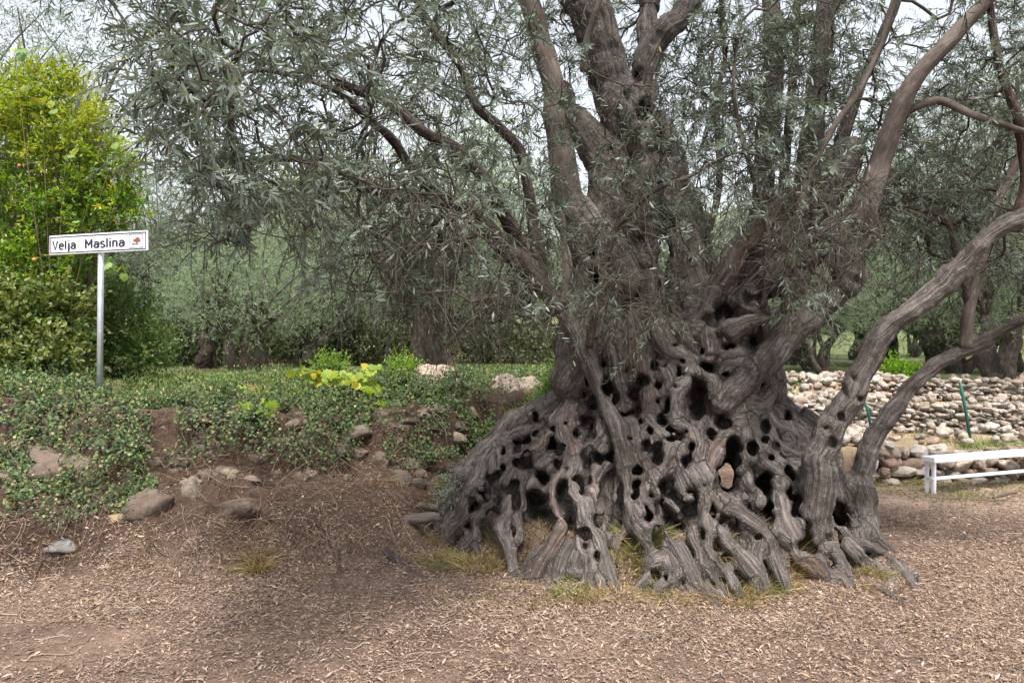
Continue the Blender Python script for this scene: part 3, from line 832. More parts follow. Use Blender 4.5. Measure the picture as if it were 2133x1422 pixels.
SEG_A, SEG_B, SEG_S, SEG_ID, SEG_TA, SEG_TB = [], [], [], [], [], []
rs = np.random.default_rng(5)
KS = 0.062
for si, st in enumerate(STR):
    c = catmull(st, 0.06)
    n = len(c)
    wob = np.stack([vnoise(c[:, :3] * 9 + si * 3.1, 50 + a) for a in range(3)], -1)
    c[:, :3] += wob * np.minimum(c[:, 3:4] * 0.22, 0.02)
    c[:, 3] *= np.interp(c[:, 3], [0.03, 0.05, 0.10], [1.2, 1.1, 0.97]) * (1 + np.where(c[:, 3] > 0.11, 0.06, 0.14) * vnoise(c[:, :3] * np.where(c[:, 3:4] > 0.11, 4.0, 11) + si, 60))
    s = np.concatenate([[0], np.cumsum(np.linalg.norm(np.diff(c[:, :3], axis=0), axis=1))])
    tg = unit(np.gradient(c[:, :3], axis=0))
    rmx = c[:, 3].max() + 0.075
    A0, B0 = box_of(c[:, :3].min(0) - rmx, c[:, :3].max(0) + rmx)
    if np.any(B0 <= A0): continue
    LOC = np.full(B0 - A0, 0.5, np.float32)
    for j in range(n - 1):
        p, q = c[j, :3], c[j + 1, :3]
        r0, r1 = c[j, 3], c[j + 1, 3]
        pad = max(r0, r1) + 0.07
        a_, b_ = box_of(np.minimum(p, q) - pad, np.maximum(p, q) + pad)
        if np.any(b_ <= a_): continue
        sl = tuple(slice(a_[t], b_[t]) for t in range(3))
        X = AX[0][sl[0]][:, None, None] - p[0]; Yg = AX[1][sl[1]][None, :, None] - p[1]; Z = AX[2][sl[2]][None, None, :] - p[2]
        dv = q - p
        L2 = max(dv @ dv, 1e-9)
        t = np.clip((X * dv[0] + Yg * dv[1] + Z * dv[2]) / L2, 0, 1)
        d = np.sqrt((X - t * dv[0]) ** 2 + (Yg - t * dv[1]) ** 2 + (Z - t * dv[2]) ** 2) - (r0 + (r1 - r0) * t)
        d = d.astype(np.float32)
        lsl = tuple(slice(a_[t] - A0[t], b_[t] - A0[t]) for t in range(3))
        LOC[lsl] = np.minimum(LOC[lsl], d)
        k = len(SEG_A)
        sub = SBD[sl]
        m = d < sub
        sub[m] = d[m]
        SID[sl][m] = k
        SEG_A.append(p); SEG_B.append(q); SEG_S.append(s[j]); SEG_ID.append(si); SEG_TA.append(tg[j]); SEG_TB.append(tg[j + 1])
    sl = tuple(slice(A0[t], B0[t]) for t in range(3))
    FLD[sl] = smin(FLD[sl], LOC, KS)

# hollows
for (c, hu, hv, dep) in HOLES:
    w = unit(c - V3(0, 0, CAM_H))
    right = unit(np.cross(w, V3(0, 0, 1))); up = np.cross(right, w)
    ext = np.abs(right) * hu + np.abs(up) * hv + np.abs(w) * dep + 0.06
    a_, b_ = box_of(c - ext, c + ext)
    if np.any(b_ <= a_): continue
    sl = tuple(slice(a_[t], b_[t]) for t in range(3))
    X = AX[0][sl[0]][:, None, None] - c[0]; Yg = AX[1][sl[1]][None, :, None] - c[1]; Z = AX[2][sl[2]][None, None, :] - c[2]
    pu = (X * right[0] + Yg * right[1] + Z * right[2])
    pv = (X * up[0] + Yg * up[1] + Z * up[2])
    pw = (X * w[0] + Yg * w[1] + Z * w[2]) / dep
    ph = rs.uniform(0, 6.28)
    wa = min(hu, hv)
    pu = pu + wa * 0.20 * np.sin(pv / wa * 1.7 + ph) + wa * 0.07 * np.sin(pv / wa * 3.9 + ph * 3)
    pv = pv + wa * 0.15 * np.sin(pu / wa * 2.1 + ph * 2)
    an = np.arctan2(pv, pu)
    wv = 1 + 0.16 * np.sin(2 * an + ph) + 0.11 * np.sin(3 * an + ph * 2) + 0.06 * np.sin(5 * an + ph * 4)
    dep = dep if dep > 0.19 else dep * rs.uniform(0.45, 0.9)
    e = np.sqrt((pu / hu) ** 2 + (pv / hv) ** 2) / wv
    d = (np.sqrt(e ** 2 + pw ** 2) - 1) * min(hu, hv)
    FLD[sl] = -smin(-FLD[sl], d.astype(np.float32), 0.042)

def surface_nets(f, lo, h):
    ins = f < 0
    n = np.array(f.shape)
    cnt = np.zeros(n - 1, np.uint8)
    cs = [(a, b, c) for a in (0, 1) for b in (0, 1) for c in (0, 1)]
    sl = lambda a, b, c: (slice(a, n[0] - 1 + a), slice(b, n[1] - 1 + b), slice(c, n[2] - 1 + c))
    for q in cs: cnt += ins[sl(*q)]
    I, J, K = np.nonzero((cnt > 0) & (cnt < 8))
    del cnt
    cid = np.full(n - 1, -1, np.int32)
    cid[I, J, K] = np.arange(len(I))
    acc = np.zeros((len(I), 3)); m = np.zeros(len(I))
    val = {q: f[I + q[0], J + q[1], K + q[2]].astype(float) for q in cs}
    for q in cs:
        for ax in range(3):
            if q[ax] == 0:
                r = list(q); r[ax] = 1; r = tuple(r)
                a, b = val[q], val[r]
                x = (a < 0) != (b < 0)
                t = np.where(x, a / np.where(x, a - b, 1), 0)
                pos = np.repeat(np.array(q, float)[None], len(I), 0)
                pos[:, ax] += t
                acc[x] += pos[x]; m[x] += 1
    V = lo + (np.stack([I, J, K], -1) + acc / m[:, None]) * h
    F = []
    for ax in range(3):
        o1, o2 = (ax + 1) % 3, (ax + 2) % 3
        s0 = [slice(1, n[k] - 1) for k in range(3)]
        s1 = list(s0)
        s0[ax] = slice(0, n[ax] - 1); s1[ax] = slice(1, n[ax])
        a, b = ins[tuple(s0)], ins[tuple(s1)]
        idx = np.stack(np.nonzero(a != b), -1)
        sgn = a[tuple(idx.T)]
        base = idx + 1; base[:, ax] -= 1
        def g(d1, d2):
            k = base.copy(); k[:, o1] += d1; k[:, o2] += d2
            return cid[k[:, 0], k[:, 1], k[:, 2]]
        quad = np.stack([g(-1, -1), g(0, -1), g(0, 0), g(-1, 0)], -1)
        quad[~sgn] = quad[~sgn][:, ::-1]
        F.append(quad[(quad >= 0).all(1)])
    return V, np.concatenate(F), np.stack([I, J, K], -1)

TV, TF, TC = surface_nets(FLD, LO, H)
sid = SID[TC[:, 0], TC[:, 1], TC[:, 2]].astype(int)
del FLD, SID, SBD
SEG_A = np.array(SEG_A); SEG_B = np.array(SEG_B); SEG_S = np.array(SEG_S); SEG_ID = np.array(SEG_ID); SEG_TA = np.array(SEG_TA); SEG_TB = np.array(SEG_TB)
ok = sid >= 0
a = SEG_A[sid]; b = SEG_B[sid]
dv = b - a
t = np.clip(((TV - a) * dv).sum(1) / np.maximum((dv * dv).sum(1), 1e-9), 0, 1)[:, None]
off = TV - (a + dv * t)
tgt_ = unit(SEG_TA[sid] * (1 - t) + SEG_TB[sid] * t)
along = (off * tgt_).sum(1, keepdims=True)
off = off - tgt_ * along
grain = off + np.array([0, 0, 1.0]) * ((SEG_S[sid][:, None] + t * np.linalg.norm(dv, axis=1, keepdims=True) + along) * 0.07) + (SEG_ID[sid] % 17)[:, None] * np.array([1.7, 2.3, 0.0])
grain = np.where(ok[:, None], grain, TV * np.array([1, 1, 0.25]))
# smooth once, then push the wood grain and lumps into the surface
def vnormals(V, F):
    fn = np.cross(V[F[:, 2]] - V[F[:, 0]], V[F[:, 3]] - V[F[:, 1]])
    N = np.zeros_like(V)
    for k in range(4): 
        for ax in range(3): N[:, ax] += np.bincount(F[:, k], fn[:, ax], len(V))
    return unit(N)
def relax(V, F, w):
    S = np.zeros_like(V); c = np.zeros(len(V))
    for k in range(4):
        for o in (1, 3):
            for ax in range(3): S[:, ax] += np.bincount(F[:, k], V[F[:, (k + o) % 4]][:, ax], len(V))
            c += np.bincount(F[:, k], minlength=len(V))
    return V * (1 - w) + S / np.maximum(c, 1)[:, None] * w
TV = relax(TV, TF, 0.6)
TN = vnormals(TV, TF)
dsp = 0.011 * fbm(TV * 6.0, 2, 70) + 0.0065 * fbm(grain * 26.0, 3, 71) + 0.004 * fbm(TV * 34.0, 2, 72) - 0.006 * np.clip(vnoise(TV * 13.0, 73) - 0.25, 0, 1)
TV = TV + TN * dsp[:, None]
trunk_me = mesh_of('trunk', TV, [TF], True, None, grain)
print('trunk verts', len(TV))
old = empty('olive_tree', (1.13, 6.1, 0.0), 'enormous ancient olive with a hollowed, root-laced trunk in the yard', 'olive tree')
def child(name, me, mat, root):
    o = obj(name, me, mat, root)
    o.matrix_parent_inverse = root.matrix_world.inverted() if False else o.matrix_parent_inverse
    o.location = -np.array(root.location)
    return o
child('trunk', trunk_me, M['bark'], old)
# ------------------------------------------------------------------ limbs of the old tree (round wood, each a part)
LIMBS = [
    # pts (u, v, r px), depth start / end, material
    ([(1160, 640, 25), (1100, 562, 23), (1040, 502, 20), (990, 450, 17), (955, 425, 15), (900, 415, 14), (810, 400, 13), (700, 350, 11), (600, 330, 8), (480, 340, 5), (380, 380, 3)], (4.85, 3.2), 'limb'),
    ([(1120, 590, 16), (1075, 500, 15), (1040, 425, 14), (1010, 375, 14), (960, 320, 13), (880, 268, 12), (800, 212, 11), (700, 165, 10), (620, 70, 9), (560, -40, 8), (500, -180, 6)], (4.75, 3.5), 'limb'),
    ([(1135, 600, 15), (1112, 480, 13), (1096, 380, 12), (1082, 310, 12), (1042, 262, 11), (990, 212, 10), (960, 140, 9), (900, 60, 8), (860, -20, 7), (800, -150, 5)], (4.85, 4.3), 'limb'),
    ([(1000, 470, 12), (930, 420, 11), (860, 350, 10), (820, 290, 9), (760, 245, 8), (700, 190, 7), (560, 150, 5), (440, 170, 4)], (4.6, 3.0), 'limb'),
    ([(1180, 450, 34), (1182, 420, 31), (1172, 340, 28), (1160, 250, 26), (1150, 180, 24), (1130, 90, 22), (1100, 0, 20), (1070, -80, 18), (1020, -220, 14)], (5.75, 5.5), 'smooth'),
    ([(1790, 480, 26), (1798, 450, 25), (1822, 370, 23), (1845, 300, 21), (1866, 240, 19), (1902, 170, 18), (1960, 100, 17), (2030, 30, 16), (2090, -40, 15), (2180, -160, 12)], (5.32, 4.9), 'smooth'),
    ([(1864, 245, 9), (1900, 225, 8), (1955, 212, 8), (2000, 228, 8), (2060, 250, 7), (2120, 270, 6), (2200, 290, 5)], (5.2, 4.9), 'smooth'),
    ([(1635, 650, 12), (1645, 560, 11), (1655, 480, 10), (1670, 410, 9), (1690, 350, 8), (1720, 290, 7), (1780, 200, 6), (1840, 90, 5), (1870, -20, 5)], (5.15, 4.9), 'smooth'),
    ([(1675, 430, 34), (1690, 330, 26), (1698, 250, 22), (1706, 150, 21), (1716, 50, 20), (1722, -60, 18), (1730, -200, 14)], (5.8, 5.9), 'limb'),
    ([(1575, 600, 30), (1585, 500, 25), (1590, 420, 22), (1592, 330, 21), (1604, 230, 21), (1612, 120, 20), (1604, 20, 18), (1600, -100, 15)], (6.2, 6.6), 'limb'),
    ([(1606, 60, 14), (1680, 40, 11), (1740, 10, 10), (1790, -40, 8)], (6.5, 6.4), 'limb'),
    ([(1630, 450, 13), (1640, 330, 10), (1648, 230, 9), (1655, 120, 8), (1660, 0, 7), (1668, -120, 6)], (6.0, 6.1), 'limb'),
    ([(1720, 430, 18), (1745, 330, 14), (1770, 240, 13), (1800, 160, 12), (1840, 70, 11), (1880, -30, 9)], (5.9, 6.0), 'limb'),
    ([(2012, 722, 13), (2018, 640, 12), (2040, 560, 11), (2048, 480, 10), (2090, 390, 9), (2130, 300, 8), (2150, 180, 7)], (5.65, 5.6), 'smooth'),
    ([(2018, 640, 8), (2000, 560, 7), (1980, 470, 6), (1930, 440, 5), (1860, 430, 4)], (5.65, 5.5), 'limb'),
    ([(2110, 480, 14), (2140, 380, 12), (2120, 250, 10), (2080, 120, 8), (2060, 0, 7)], (5.1, 5.0), 'limb'),
    ([(2150, 446, 18), (2240, 420, 17), (2380, 330, 14), (2500, 180, 12)], (5.05, 4.6), 'limb'),
    ([(2050, 711, 11.5), (2110, 678, 11), (2190, 636, 11), (2300, 580, 10), (2430, 460, 8)], (5.69, 5.3), 'limb'),
    ([(1218, 15, 47), (1195, -80, 46), (1150, -220, 42), (1090, -400, 34), (1040, -560, 24)], (5.82, 5.5), 'limb'),
    ([(1470, -40, 20), (1560, -170, 17), (1650, -300, 14), (1760, -430, 10)], (5.55, 5.2), 'limb'),
    ([(1352, 20, 20), (1350, -80, 20), (1380, -240, 16), (1440, -420, 10)], (5.85, 6.3), 'limb'),
    ([(1170, 640, 9), (1180, 570, 8), (1176, 500, 7), (1170, 430, 6)], (5.4, 5.5), 'smooth'),
    ([(1228, 725, 9), (1243, 640, 8.5), (1262, 560, 8), (1275, 490, 7), (1300, 450, 6), (1370, 395, 5), (1440, 365, 4), (1540, 320, 3), (1640, 350, 2)], (5.15, 4.9), 'limb'),
    ([(1340, 560, 4), (1300, 470, 4.5), (1340, 490, 4), (1370, 570, 3.5), (1400, 650, 2.5)], (5.05, 4.9), 'limb'),
    ([(1215, 150, 8), (1222, 100, 8), (1236, 45, 7), (1250, -10, 6), (1252, -70, 5)], (5.45, 5.3), 'smooth'),
    ([(1590, 640, 7), (1600, 540, 6.5), (1585, 420, 6), (1550, 300, 5), (1530, 180, 4), (1540, 60, 3)], (5.2, 5.0), 'limb'),
    ([(1470, 600, 8), (1480, 480, 7.5), (1500, 360, 7), (1490, 230, 6), (1510, 110, 5), (1500, -20, 4)], (5.6, 5.7), 'limb'),
]
ND_P, ND_D = [], []      # growth nodes: position, direction
limb_no = 0
for li, (pts, (ya, yb), mk) in enumerate(LIMBS):
    n = len(pts)
    q = np.array([[*P(u, v, ya + (yb - ya) * i / (n - 1)), r / F_PX * (ya + (yb - ya) * i / (n - 1))] for i, (u, v, r) in enumerate(pts)])
    c = catmull(q, 0.035)
    big = c[:, 3].max() > 0.03
    w = np.stack([vnoise(c[:, :3] * 4 + li * 2.7, 80 + a) for a in range(3)], -1)
    c[:, :3] += w * 0.015
    c[:, 3] = np.maximum(c[:, 3] * (1 + 0.10 * vnoise(c[:, :3] * 9, 83)), 0.003)
    v_, t_, q_, g_ = tube(c[:, :3], c[:, 3], 22 if big else 9, 0.10 if mk == 'limb' else 0.05, 9.0, li)
    bag = Bag(); bag.add(v_, t_, q_, None, g_)
    child('limb', bag.mesh('limb'), M[mk], old)
    d = unit(np.gradient(c[:, :3], axis=0))
    for i in range(4 if n > 3 else 0, len(c), 3):
        ND_P.append(c[i, :3]); ND_D.append(d[i])

# ------------------------------------------------------------------ twigs and leaves
rc = np.random.default_rng(101)
LEAF_L = 0.057
def region(u, v, ru, rv, ya, yb, cov, out, square=False):
    """leafy sprays so that their leaves cover the region about `cov` times"""
    Ym = 0.5 * (ya + yb)
    a_leaf = LEAF_L * 0.0125 * 0.62 * (F_PX / Ym) ** 2
    n = int(1.5 * cov * math.pi * ru * rv / (a_leaf * 38) + 0.5)
    for _ in range(max(n, 1)):
        r = math.sqrt(rc.uniform()); t = rc.uniform(0, 6.283)
        uu, vv = u + ru * r * math.cos(t), v + rv * r * math.sin(t)
        if uu < 390 and vv > 330: continue
        out.append(P(uu, vv, rc.uniform(ya, yb)))
TGT = []
for a in [
    (500, 80, 230, 150, 2.6, 4.2, 2.2), (400, 230, 100, 190, 2.5, 3.6, 2.6), (540, 320, 190, 130, 2.7, 4.1, 1.9), (450, 430, 100, 110, 2.6, 3.5, 1.9),
    (780, 90, 220, 130, 3.2, 5.0, 1.35), (700, 230, 150, 80, 3.2, 4.5, .75), (980, 80, 130, 120, 4.0, 5.6, 1.1), (900, 200, 160, 90, 3.8, 5.2, .75),
    (860, 390, 150, 90, 3.5, 4.5, 1.15), (1000, 370, 110, 80, 3.9, 4.7, 1.1), (700, 470, 180, 100, 3.1, 4.3, .5), (900, 520, 200, 110, 3.5, 4.5, .65), (520, 500, 90, 50, 2.8, 3.6, .6),
    (1000, 620, 150, 70, 3.8, 4.6, .45), (760, 620, 160, 60, 3.2, 4.2, .35), (1090, 180, 110, 180, 4.4, 6.2, .8), (1130, 420, 90, 120, 4.4, 5.3, .6),
    (1190, 50, 90, 100, 5.6, 6.8, 1.1), (1410, 150, 60, 150, 5.7, 6.8, 1.1), (1310, 60, 50, 80, 5.9, 6.8, 1.2), (1480, 130, 120, 130, 4.9, 6.6, 1.3), (1500, 280, 130, 120, 4.7, 6.2, 1.25), (1620, 250, 140, 140, 4.8, 6.5, 1.1), (1600, 60, 150, 90, 5, 7, .9), (1560, 400, 130, 80, 4.5, 5.2, .7), (1690, 120, 140, 140, 5, 6.8, .9),
    (1800, 120, 110, 150, 5, 6.8, .8), (1960, 320, 170, 180, 5.2, 7.2, 1.2), (2060, 120, 130, 160, 4.9, 6.8, 1.2), (2080, 420, 120, 160, 5.2, 7, .9), (1950, 480, 130, 90, 5.4, 7, .9), (1860, 350, 60, 120, 5.4, 6.5, .8), (2000, 600, 150, 80, 5.6, 7, .5),
    (1300, 620, 110, 80, 4.7, 5.0, .35), (1340, 690, 50, 25, 4.6, 4.8, .35), (1300, 400, 100, 120, 4.9, 5.2, .5), (1420, 430, 60, 110, 5.0, 5.4, .6), (1420, 560, 70, 90, 4.8, 5.1, .45), (1660, 595, 46, 46, 4.5, 4.75, 1.2), (1730, 420, 50, 60, 4.6, 4.9, .35), (1360, 300, 70, 110, 4.8, 5.1, .3), (1250, 150, 60, 90, 4.9, 5.3, .25),
    (200, -120, 350, 120, 2.7, 5.0, .7), (700, -160, 350, 140, 3.2, 5.6, .8), (1200, -200, 300, 180, 4.3, 7, .8), (1700, -180, 300, 160, 4.5, 7, .9), (2200, -60, 160, 200, 4.6, 7, .7), (2300, 300, 160, 250, 4.6, 7, .5),
]:
    region(*a, TGT)
# crown above the picture, out over the yard: it shades the butt as the real crown does
for _ in range(300):
    th = rc.uniform(0, 6.283); r = math.sqrt(rc.uniform()) * 3.6
    p = np.array([0.9 + r * math.cos(th) * 1.15, 5.9 + r * math.sin(th) * 0.9, rc.uniform(4.7, 7.0) - 0.12 * r * r])
    if p[2] < CAM_H + 0.55 * p[1]: continue
    TGT.append(p)
N_LEAFY = len(TGT)
BARE = []
for a in [(800, 440, 200, 100, 3.2, 4.5, 80), (900, 560, 220, 110, 3.6, 4.6, 90), (720, 280, 220, 120, 3.2, 4.8, 45), (1000, 650, 150, 60, 4.0, 4.7, 40), (1100, 520, 90, 170, 4.5, 5.2, 50),
          (1320, 560, 130, 130, 4.7, 5.1, 70), (1560, 300, 170, 230, 4.8, 6.4, 120), (1740, 450, 110, 120, 4.6, 5.1, 80), (1680, 560, 80, 90, 4.6, 5.0, 40), (1850, 420, 120, 140, 5.2, 6.4, 70), (1980, 480, 150, 130, 5.2, 6.6, 80), (2000, 250, 140, 200, 5.0, 6.8, 60), (1330, 300, 90, 180, 4.8, 5.2, 30)]:
    for _ in range(a[6]):
        r = math.sqrt(rc.uniform()); t = rc.uniform(0, 6.283)
        BARE.append(P(a[0] + a[2] * r * math.cos(t), a[1] + a[3] * r * math.sin(t), rc.uniform(a[4], a[5])))
TGT = np.array(TGT + BARE)
NP_ = np.zeros((90000, 3)); ND = np.zeros((90000, 3)); PAR = np.full(90000, -1); CNT = np.zeros(90000)
nn = len(ND_P)
NP_[:nn] = ND_P; ND[:nn] = ND_D
d0 = np.array([np.min(((NP_[:nn] - t) ** 2).sum(1)) for t in TGT])
PATHS = []; TIPS = []
for ti in np.argsort(d0):
    t = TGT[ti]
    dv = t - NP_[:nn]
    dist = np.sqrt((dv * dv).sum(1)) + 1e-6
    al = (dv * ND[:nn]).sum(1) / dist
    cost = dist * (1.35 - 0.35 * al)
    i = int(np.argmin(cost))
    D = dist[i]
    if D < 0.05:
        TIPS.append((i, ND[i], ti >= N_LEAFY)); continue
    p0 = NP_[i]
    mid = p0 + ND[i] * D * 0.45 + rc.normal(size=3) * D * 0.09 + np.array([0, 0, 0.12 * D])
    k = max(2, int(D / 0.07))
    s = np.linspace(0, 1, k + 1)[1:, None]
    pts = p0 * (1 - s) ** 2 + 2 * mid * s * (1 - s) + t * s ** 2
    pts[:-1] += rc.normal(size=(k - 1 if k > 1 else 0, 3)) * 0.012 if k > 1 else 0
    dd = unit(np.gradient(np.vstack([p0, pts]), axis=0))[1:]
    PATHS.append([i] + list(range(nn, nn + k)))
    NP_[nn:nn + k] = pts; ND[nn:nn + k] = dd
    PAR[nn] = i; PAR[nn + 1:nn + k] = np.arange(nn, nn + k - 1)
    nn += k
    TIPS.append((nn - 1, dd[-1], ti >= N_LEAFY))
for i, _, _b in TIPS: CNT[i] += 1
n_fix = len(ND_P)
for i in range(nn - 1, n_fix - 1, -1):
    CNT[PAR[i]] += CNT[i]
RAD = np.clip(0.0028 * np.maximum(CNT, 1) ** 0.42, 0.0028, 0.022)
br = Bag()
for pth in PATHS:
    r = RAD[pth].copy(); r[0] = r[1]
    v_, t_, q_, g_ = tube(NP_[pth], r, 5, 0, 1, 0, cap=False)
    br.add(v_, None, q_, (0.06, 0.047, 0.04), g_)

# leafy sprays at the tips
LP, LT, LN, LL, LW, LC = [], [], [], [], [], []
def spray(p, d, n_tw, rng, bag, droop=0.5, L0=LEAF_L, bare=False):
    for _ in range(n_tw):
        dirn = unit(d * 0.6 + rng.normal(size=3) * 0.75 + np.array([0, 0, 0.1]))
        ln = rng.uniform(0.14, 0.34)
        k = 6
        s = np.linspace(0, 1, k)[:, None]
        pts = p + dirn * ln * s + np.array([0, 0, -1]) * (droop * ln * s ** 2) * rng.uniform(0.3, 1.3) + rng.normal(size=3) * 0.04 * s
        v_, t_, q_, g_ = tube(pts, np.linspace(0.0024, 0.0012, k), 3, 0, 1, 0, cap=False)
        bag.add(v_, None, q_, (0.075, 0.062, 0.052), g_)
        m = int(ln / 0.017)
        tt = (np.arange(m) + 0.5) / m
        x = np.stack([np.interp(tt, s[:, 0], pts[:, a]) for a in range(3)], -1)
        td = unit(np.gradient(x, axis=0)) if m > 1 else dirn[None]
        a0 = unit(np.cross(td, rng.normal(size=3)))
        b0 = np.cross(td, a0)
        ph = (np.arange(m) // 1) * (math.pi / 2) + rng.normal(size=m) * 0.3
        for sgn in (1, -1):
            side = a0 * np.cos(ph)[:, None] * sgn + b0 * np.sin(ph)[:, None] * sgn
            T = unit(td * 0.75 + side * 0.8 + rng.normal(size=(m, 3)) * 0.18 + np.array([0, 0, -0.12]))
            Nn = unit(td * 0.8 - side * 0.5 + rng.normal(size=(m, 3)) * 0.35)
            keep = rng.uniform(size=m) < (0.04 if bare else 0.92)
            LP.append(x[keep]); LT.append(T[keep]); LN.append(Nn[keep])
            LL.append((L0 * rng.uniform(0.6, 1.25, m) * (1 - 0.35 * tt ** 3))[keep])
    return
for i, d, bare in TIPS:
    spray(NP_[i], d, 4 if bare else 2, rc, br, bare=bare)
LP = np.concatenate(LP); LT = np.concatenate(LT); LN = np.concatenate(LN); LL = np.concatenate(LL)
uu, vv = to_px(LP)
keep = ~((uu < 350) & (vv > 430) & (vv < 600) & (uu > 60))
LP, LT, LN, LL = LP[keep], LT[keep], LN[keep], LL[keep]
n = len(LP)
c0 = np.array([0.055, 0.076, 0.057]); c1 = np.array([0.135, 0.165, 0.125]); c2 = np.array([0.20, 0.20, 0.10])
k = rc.uniform(size=(n, 1)) ** 1.4
lc = c0 * (1 - k) + c1 * k
yel = rc.uniform(size=n) < 0.03
lc[yel] = c2
v_, t_, q_, m = leaf_geo(LP, LT, LN, LL, LL * rc.uniform(0.07, 0.10, n), [(0.3, 0.85), (0.6, 1.0), (0.85, .55)], 0.12, rc.uniform(-0.15, 0.08, n))
lb = Bag(); lb.add(v_, t_, q_, np.repeat(lc, m, 0), v_)
print('old tree leaves', n, 'nodes', nn)
child('branches', br.mesh('branches'), M['twig'], old)
child('foliage', lb.mesh('foliage'), M['olive'], old)
# ------------------------------------------------------------------ the olive grove behind: five trees built, the rest copied
def grove_tree(name, seed, height, crown_r, crown_z0, trunk_h, n_stem, trunk_r, n_leaf, leaf_l, cols, label, lean=0.2, bark='farbark', mat='grove', cat='olive tree', group='olive trees of the grove', blobs=60, leaf_w=0.2, hang=0.15):
    r = np.random.default_rng(seed)
    root = empty(name, (0, 0, 0), label, cat, group)
    tb = Bag(); ends = []
    for s in range(n_stem):
        a = r.uniform(0, 6.283)
        p = np.array([0.12 * math.cos(a) * trunk_r * 4, 0.12 * math.sin(a) * trunk_r * 4, -0.15])
        pts = [[*p, trunk_r * 1.25]]
        dirn = unit(np.array([math.cos(a) * lean, math.sin(a) * lean, 1.0]) + r.normal(size=3) * 0.1)
        k = 6
        for j in range(1, k + 1):
            p = p + dirn * (trunk_h + .15) / k + np.array([*r.normal(0, 0.05, 2), 0]) * trunk_h * 0.5
            dirn = unit(dirn + r.normal(size=3) * 0.12)
            pts.append([*p, trunk_r * (1.0 - 0.45 * j / k) * (1 + 0.2 * r.normal() * 0.6)])
        c = catmull(np.array(pts), 0.07)
        v_, t_, q_, g_ = tube(c[:, :3], np.maximum(c[:, 3], 0.02), 14, 0.28, 5.0, seed + s)
        tb.add(v_, t_, q_, None, g_)
        ends.append((c[-1, :3], c[-1, 3], dirn))
    cz = (height + crown_z0) / 2; rz = (height - crown_z0) / 2
    B = []
    while len(B) < blobs:
        d = unit(r.normal(size=3)); q = d * r.uniform(0.35, 1.0) ** 0.6
        wob = 0.82 + 0.3 * vnoise((d * 1.7 + seed)[None], 5)[0]
        p = np.array([q[0] * crown_r * wob, q[1] * crown_r * wob, cz + q[2] * rz * wob])
        if p[2] < crown_z0 * 0.7: continue
        B.append(p)
    B = np.array(B)
    for p in B:
        e = ends[int(np.argmin([np.linalg.norm(p - e[0]) + r.uniform(0, .6) for e in ends]))]
        D = np.linalg.norm(p - e[0])
        mid = e[0] + e[2] * D * 0.45 + r.normal(size=3) * D * 0.12
        s = np.linspace(0, 1, 9)[:, None]
        pts = e[0] * (1 - s) ** 2 + 2 * mid * s * (1 - s) + p * s ** 2
        v_, t_, q_, g_ = tube(pts, np.linspace(min(e[1] * 0.55, 0.05), 0.008, 9), 6, 0, 1, 0, cap=False)
        tb.add(v_, None, q_, None, g_)
    obj('trunk', tb.mesh('trunk'), M[bark], root)
    # crown: leafy twigs round each blob
    nt_ = n_leaf // 14
    bi = r.integers(0, blobs, nt_)
    sg = crown_r * 0.22
    tp = B[bi] + r.normal(size=(nt_, 3)) * np.array([sg, sg, sg * 0.8])
    out_d = unit(tp - np.array([0, 0, cz]))
    td = unit(out_d * 0.5 + r.normal(size=(nt_, 3)) * 0.7 + np.array([0, 0, -hang]))
    m = 14
    ln = r.uniform(0.16, 0.36, nt_) * leaf_l / 0.075
    tt = (np.arange(m) + 0.5) / m
    x = tp[:, None, :] + td[:, None, :] * (ln[:, None, None] * tt[None, :, None])
    T = unit(td[:, None, :] * 0.6 + r.normal(size=(nt_, m, 3)) * 0.6)
    x = x.reshape(-1, 3); T = T.reshape(-1, 3)
    Nn = unit(np.repeat(out_d, m, 0) * 0.5 + r.normal(size=(len(x), 3)) * 0.7 + np.array([0, 0, 0.4]))
    L = leaf_l * r.uniform(0.6, 1.3, len(x))
    v_, t_, q_, mm = leaf_geo(x, T, Nn, L, L * leaf_w * 0.5, [(0.5, 1.0)], 0.1, 0)
    kk = np.clip(r.uniform(size=(nt_, 1)) * 0.6 + r.uniform(size=(nt_, m)) * 0.4, 0, 1).reshape(-1, 1)
    lc = np.array(cols[0]) * (1 - kk) + np.array(cols[1]) * kk
    lb = Bag(); lb.add(v_, t_, q_, np.repeat(lc, mm, 0), v_)
    obj('crown', lb.mesh('crown'), M[mat], root)
    return root

def place(root, u, Y, z=None, rot=0.0, sc=1.0, label=None, tilt=(0, 0)):
    x = (u - 1066.5) / F_PX * Y
    root.location = (x, Y, float(G(x, Y, False)) - 0.03 if z is None else z)
    root.rotation_euler = (tilt[0], tilt[1], rot)
    root.scale = (sc, sc, sc) if np.isscalar(sc) else sc
    if label: root['label'] = label
    return root

def dup(root, label):
    c = root.copy(); COL.objects.link(c); c['label'] = label
    for ch in root.children:
        k = ch.copy(); COL.objects.link(k); k.parent = c
    return c

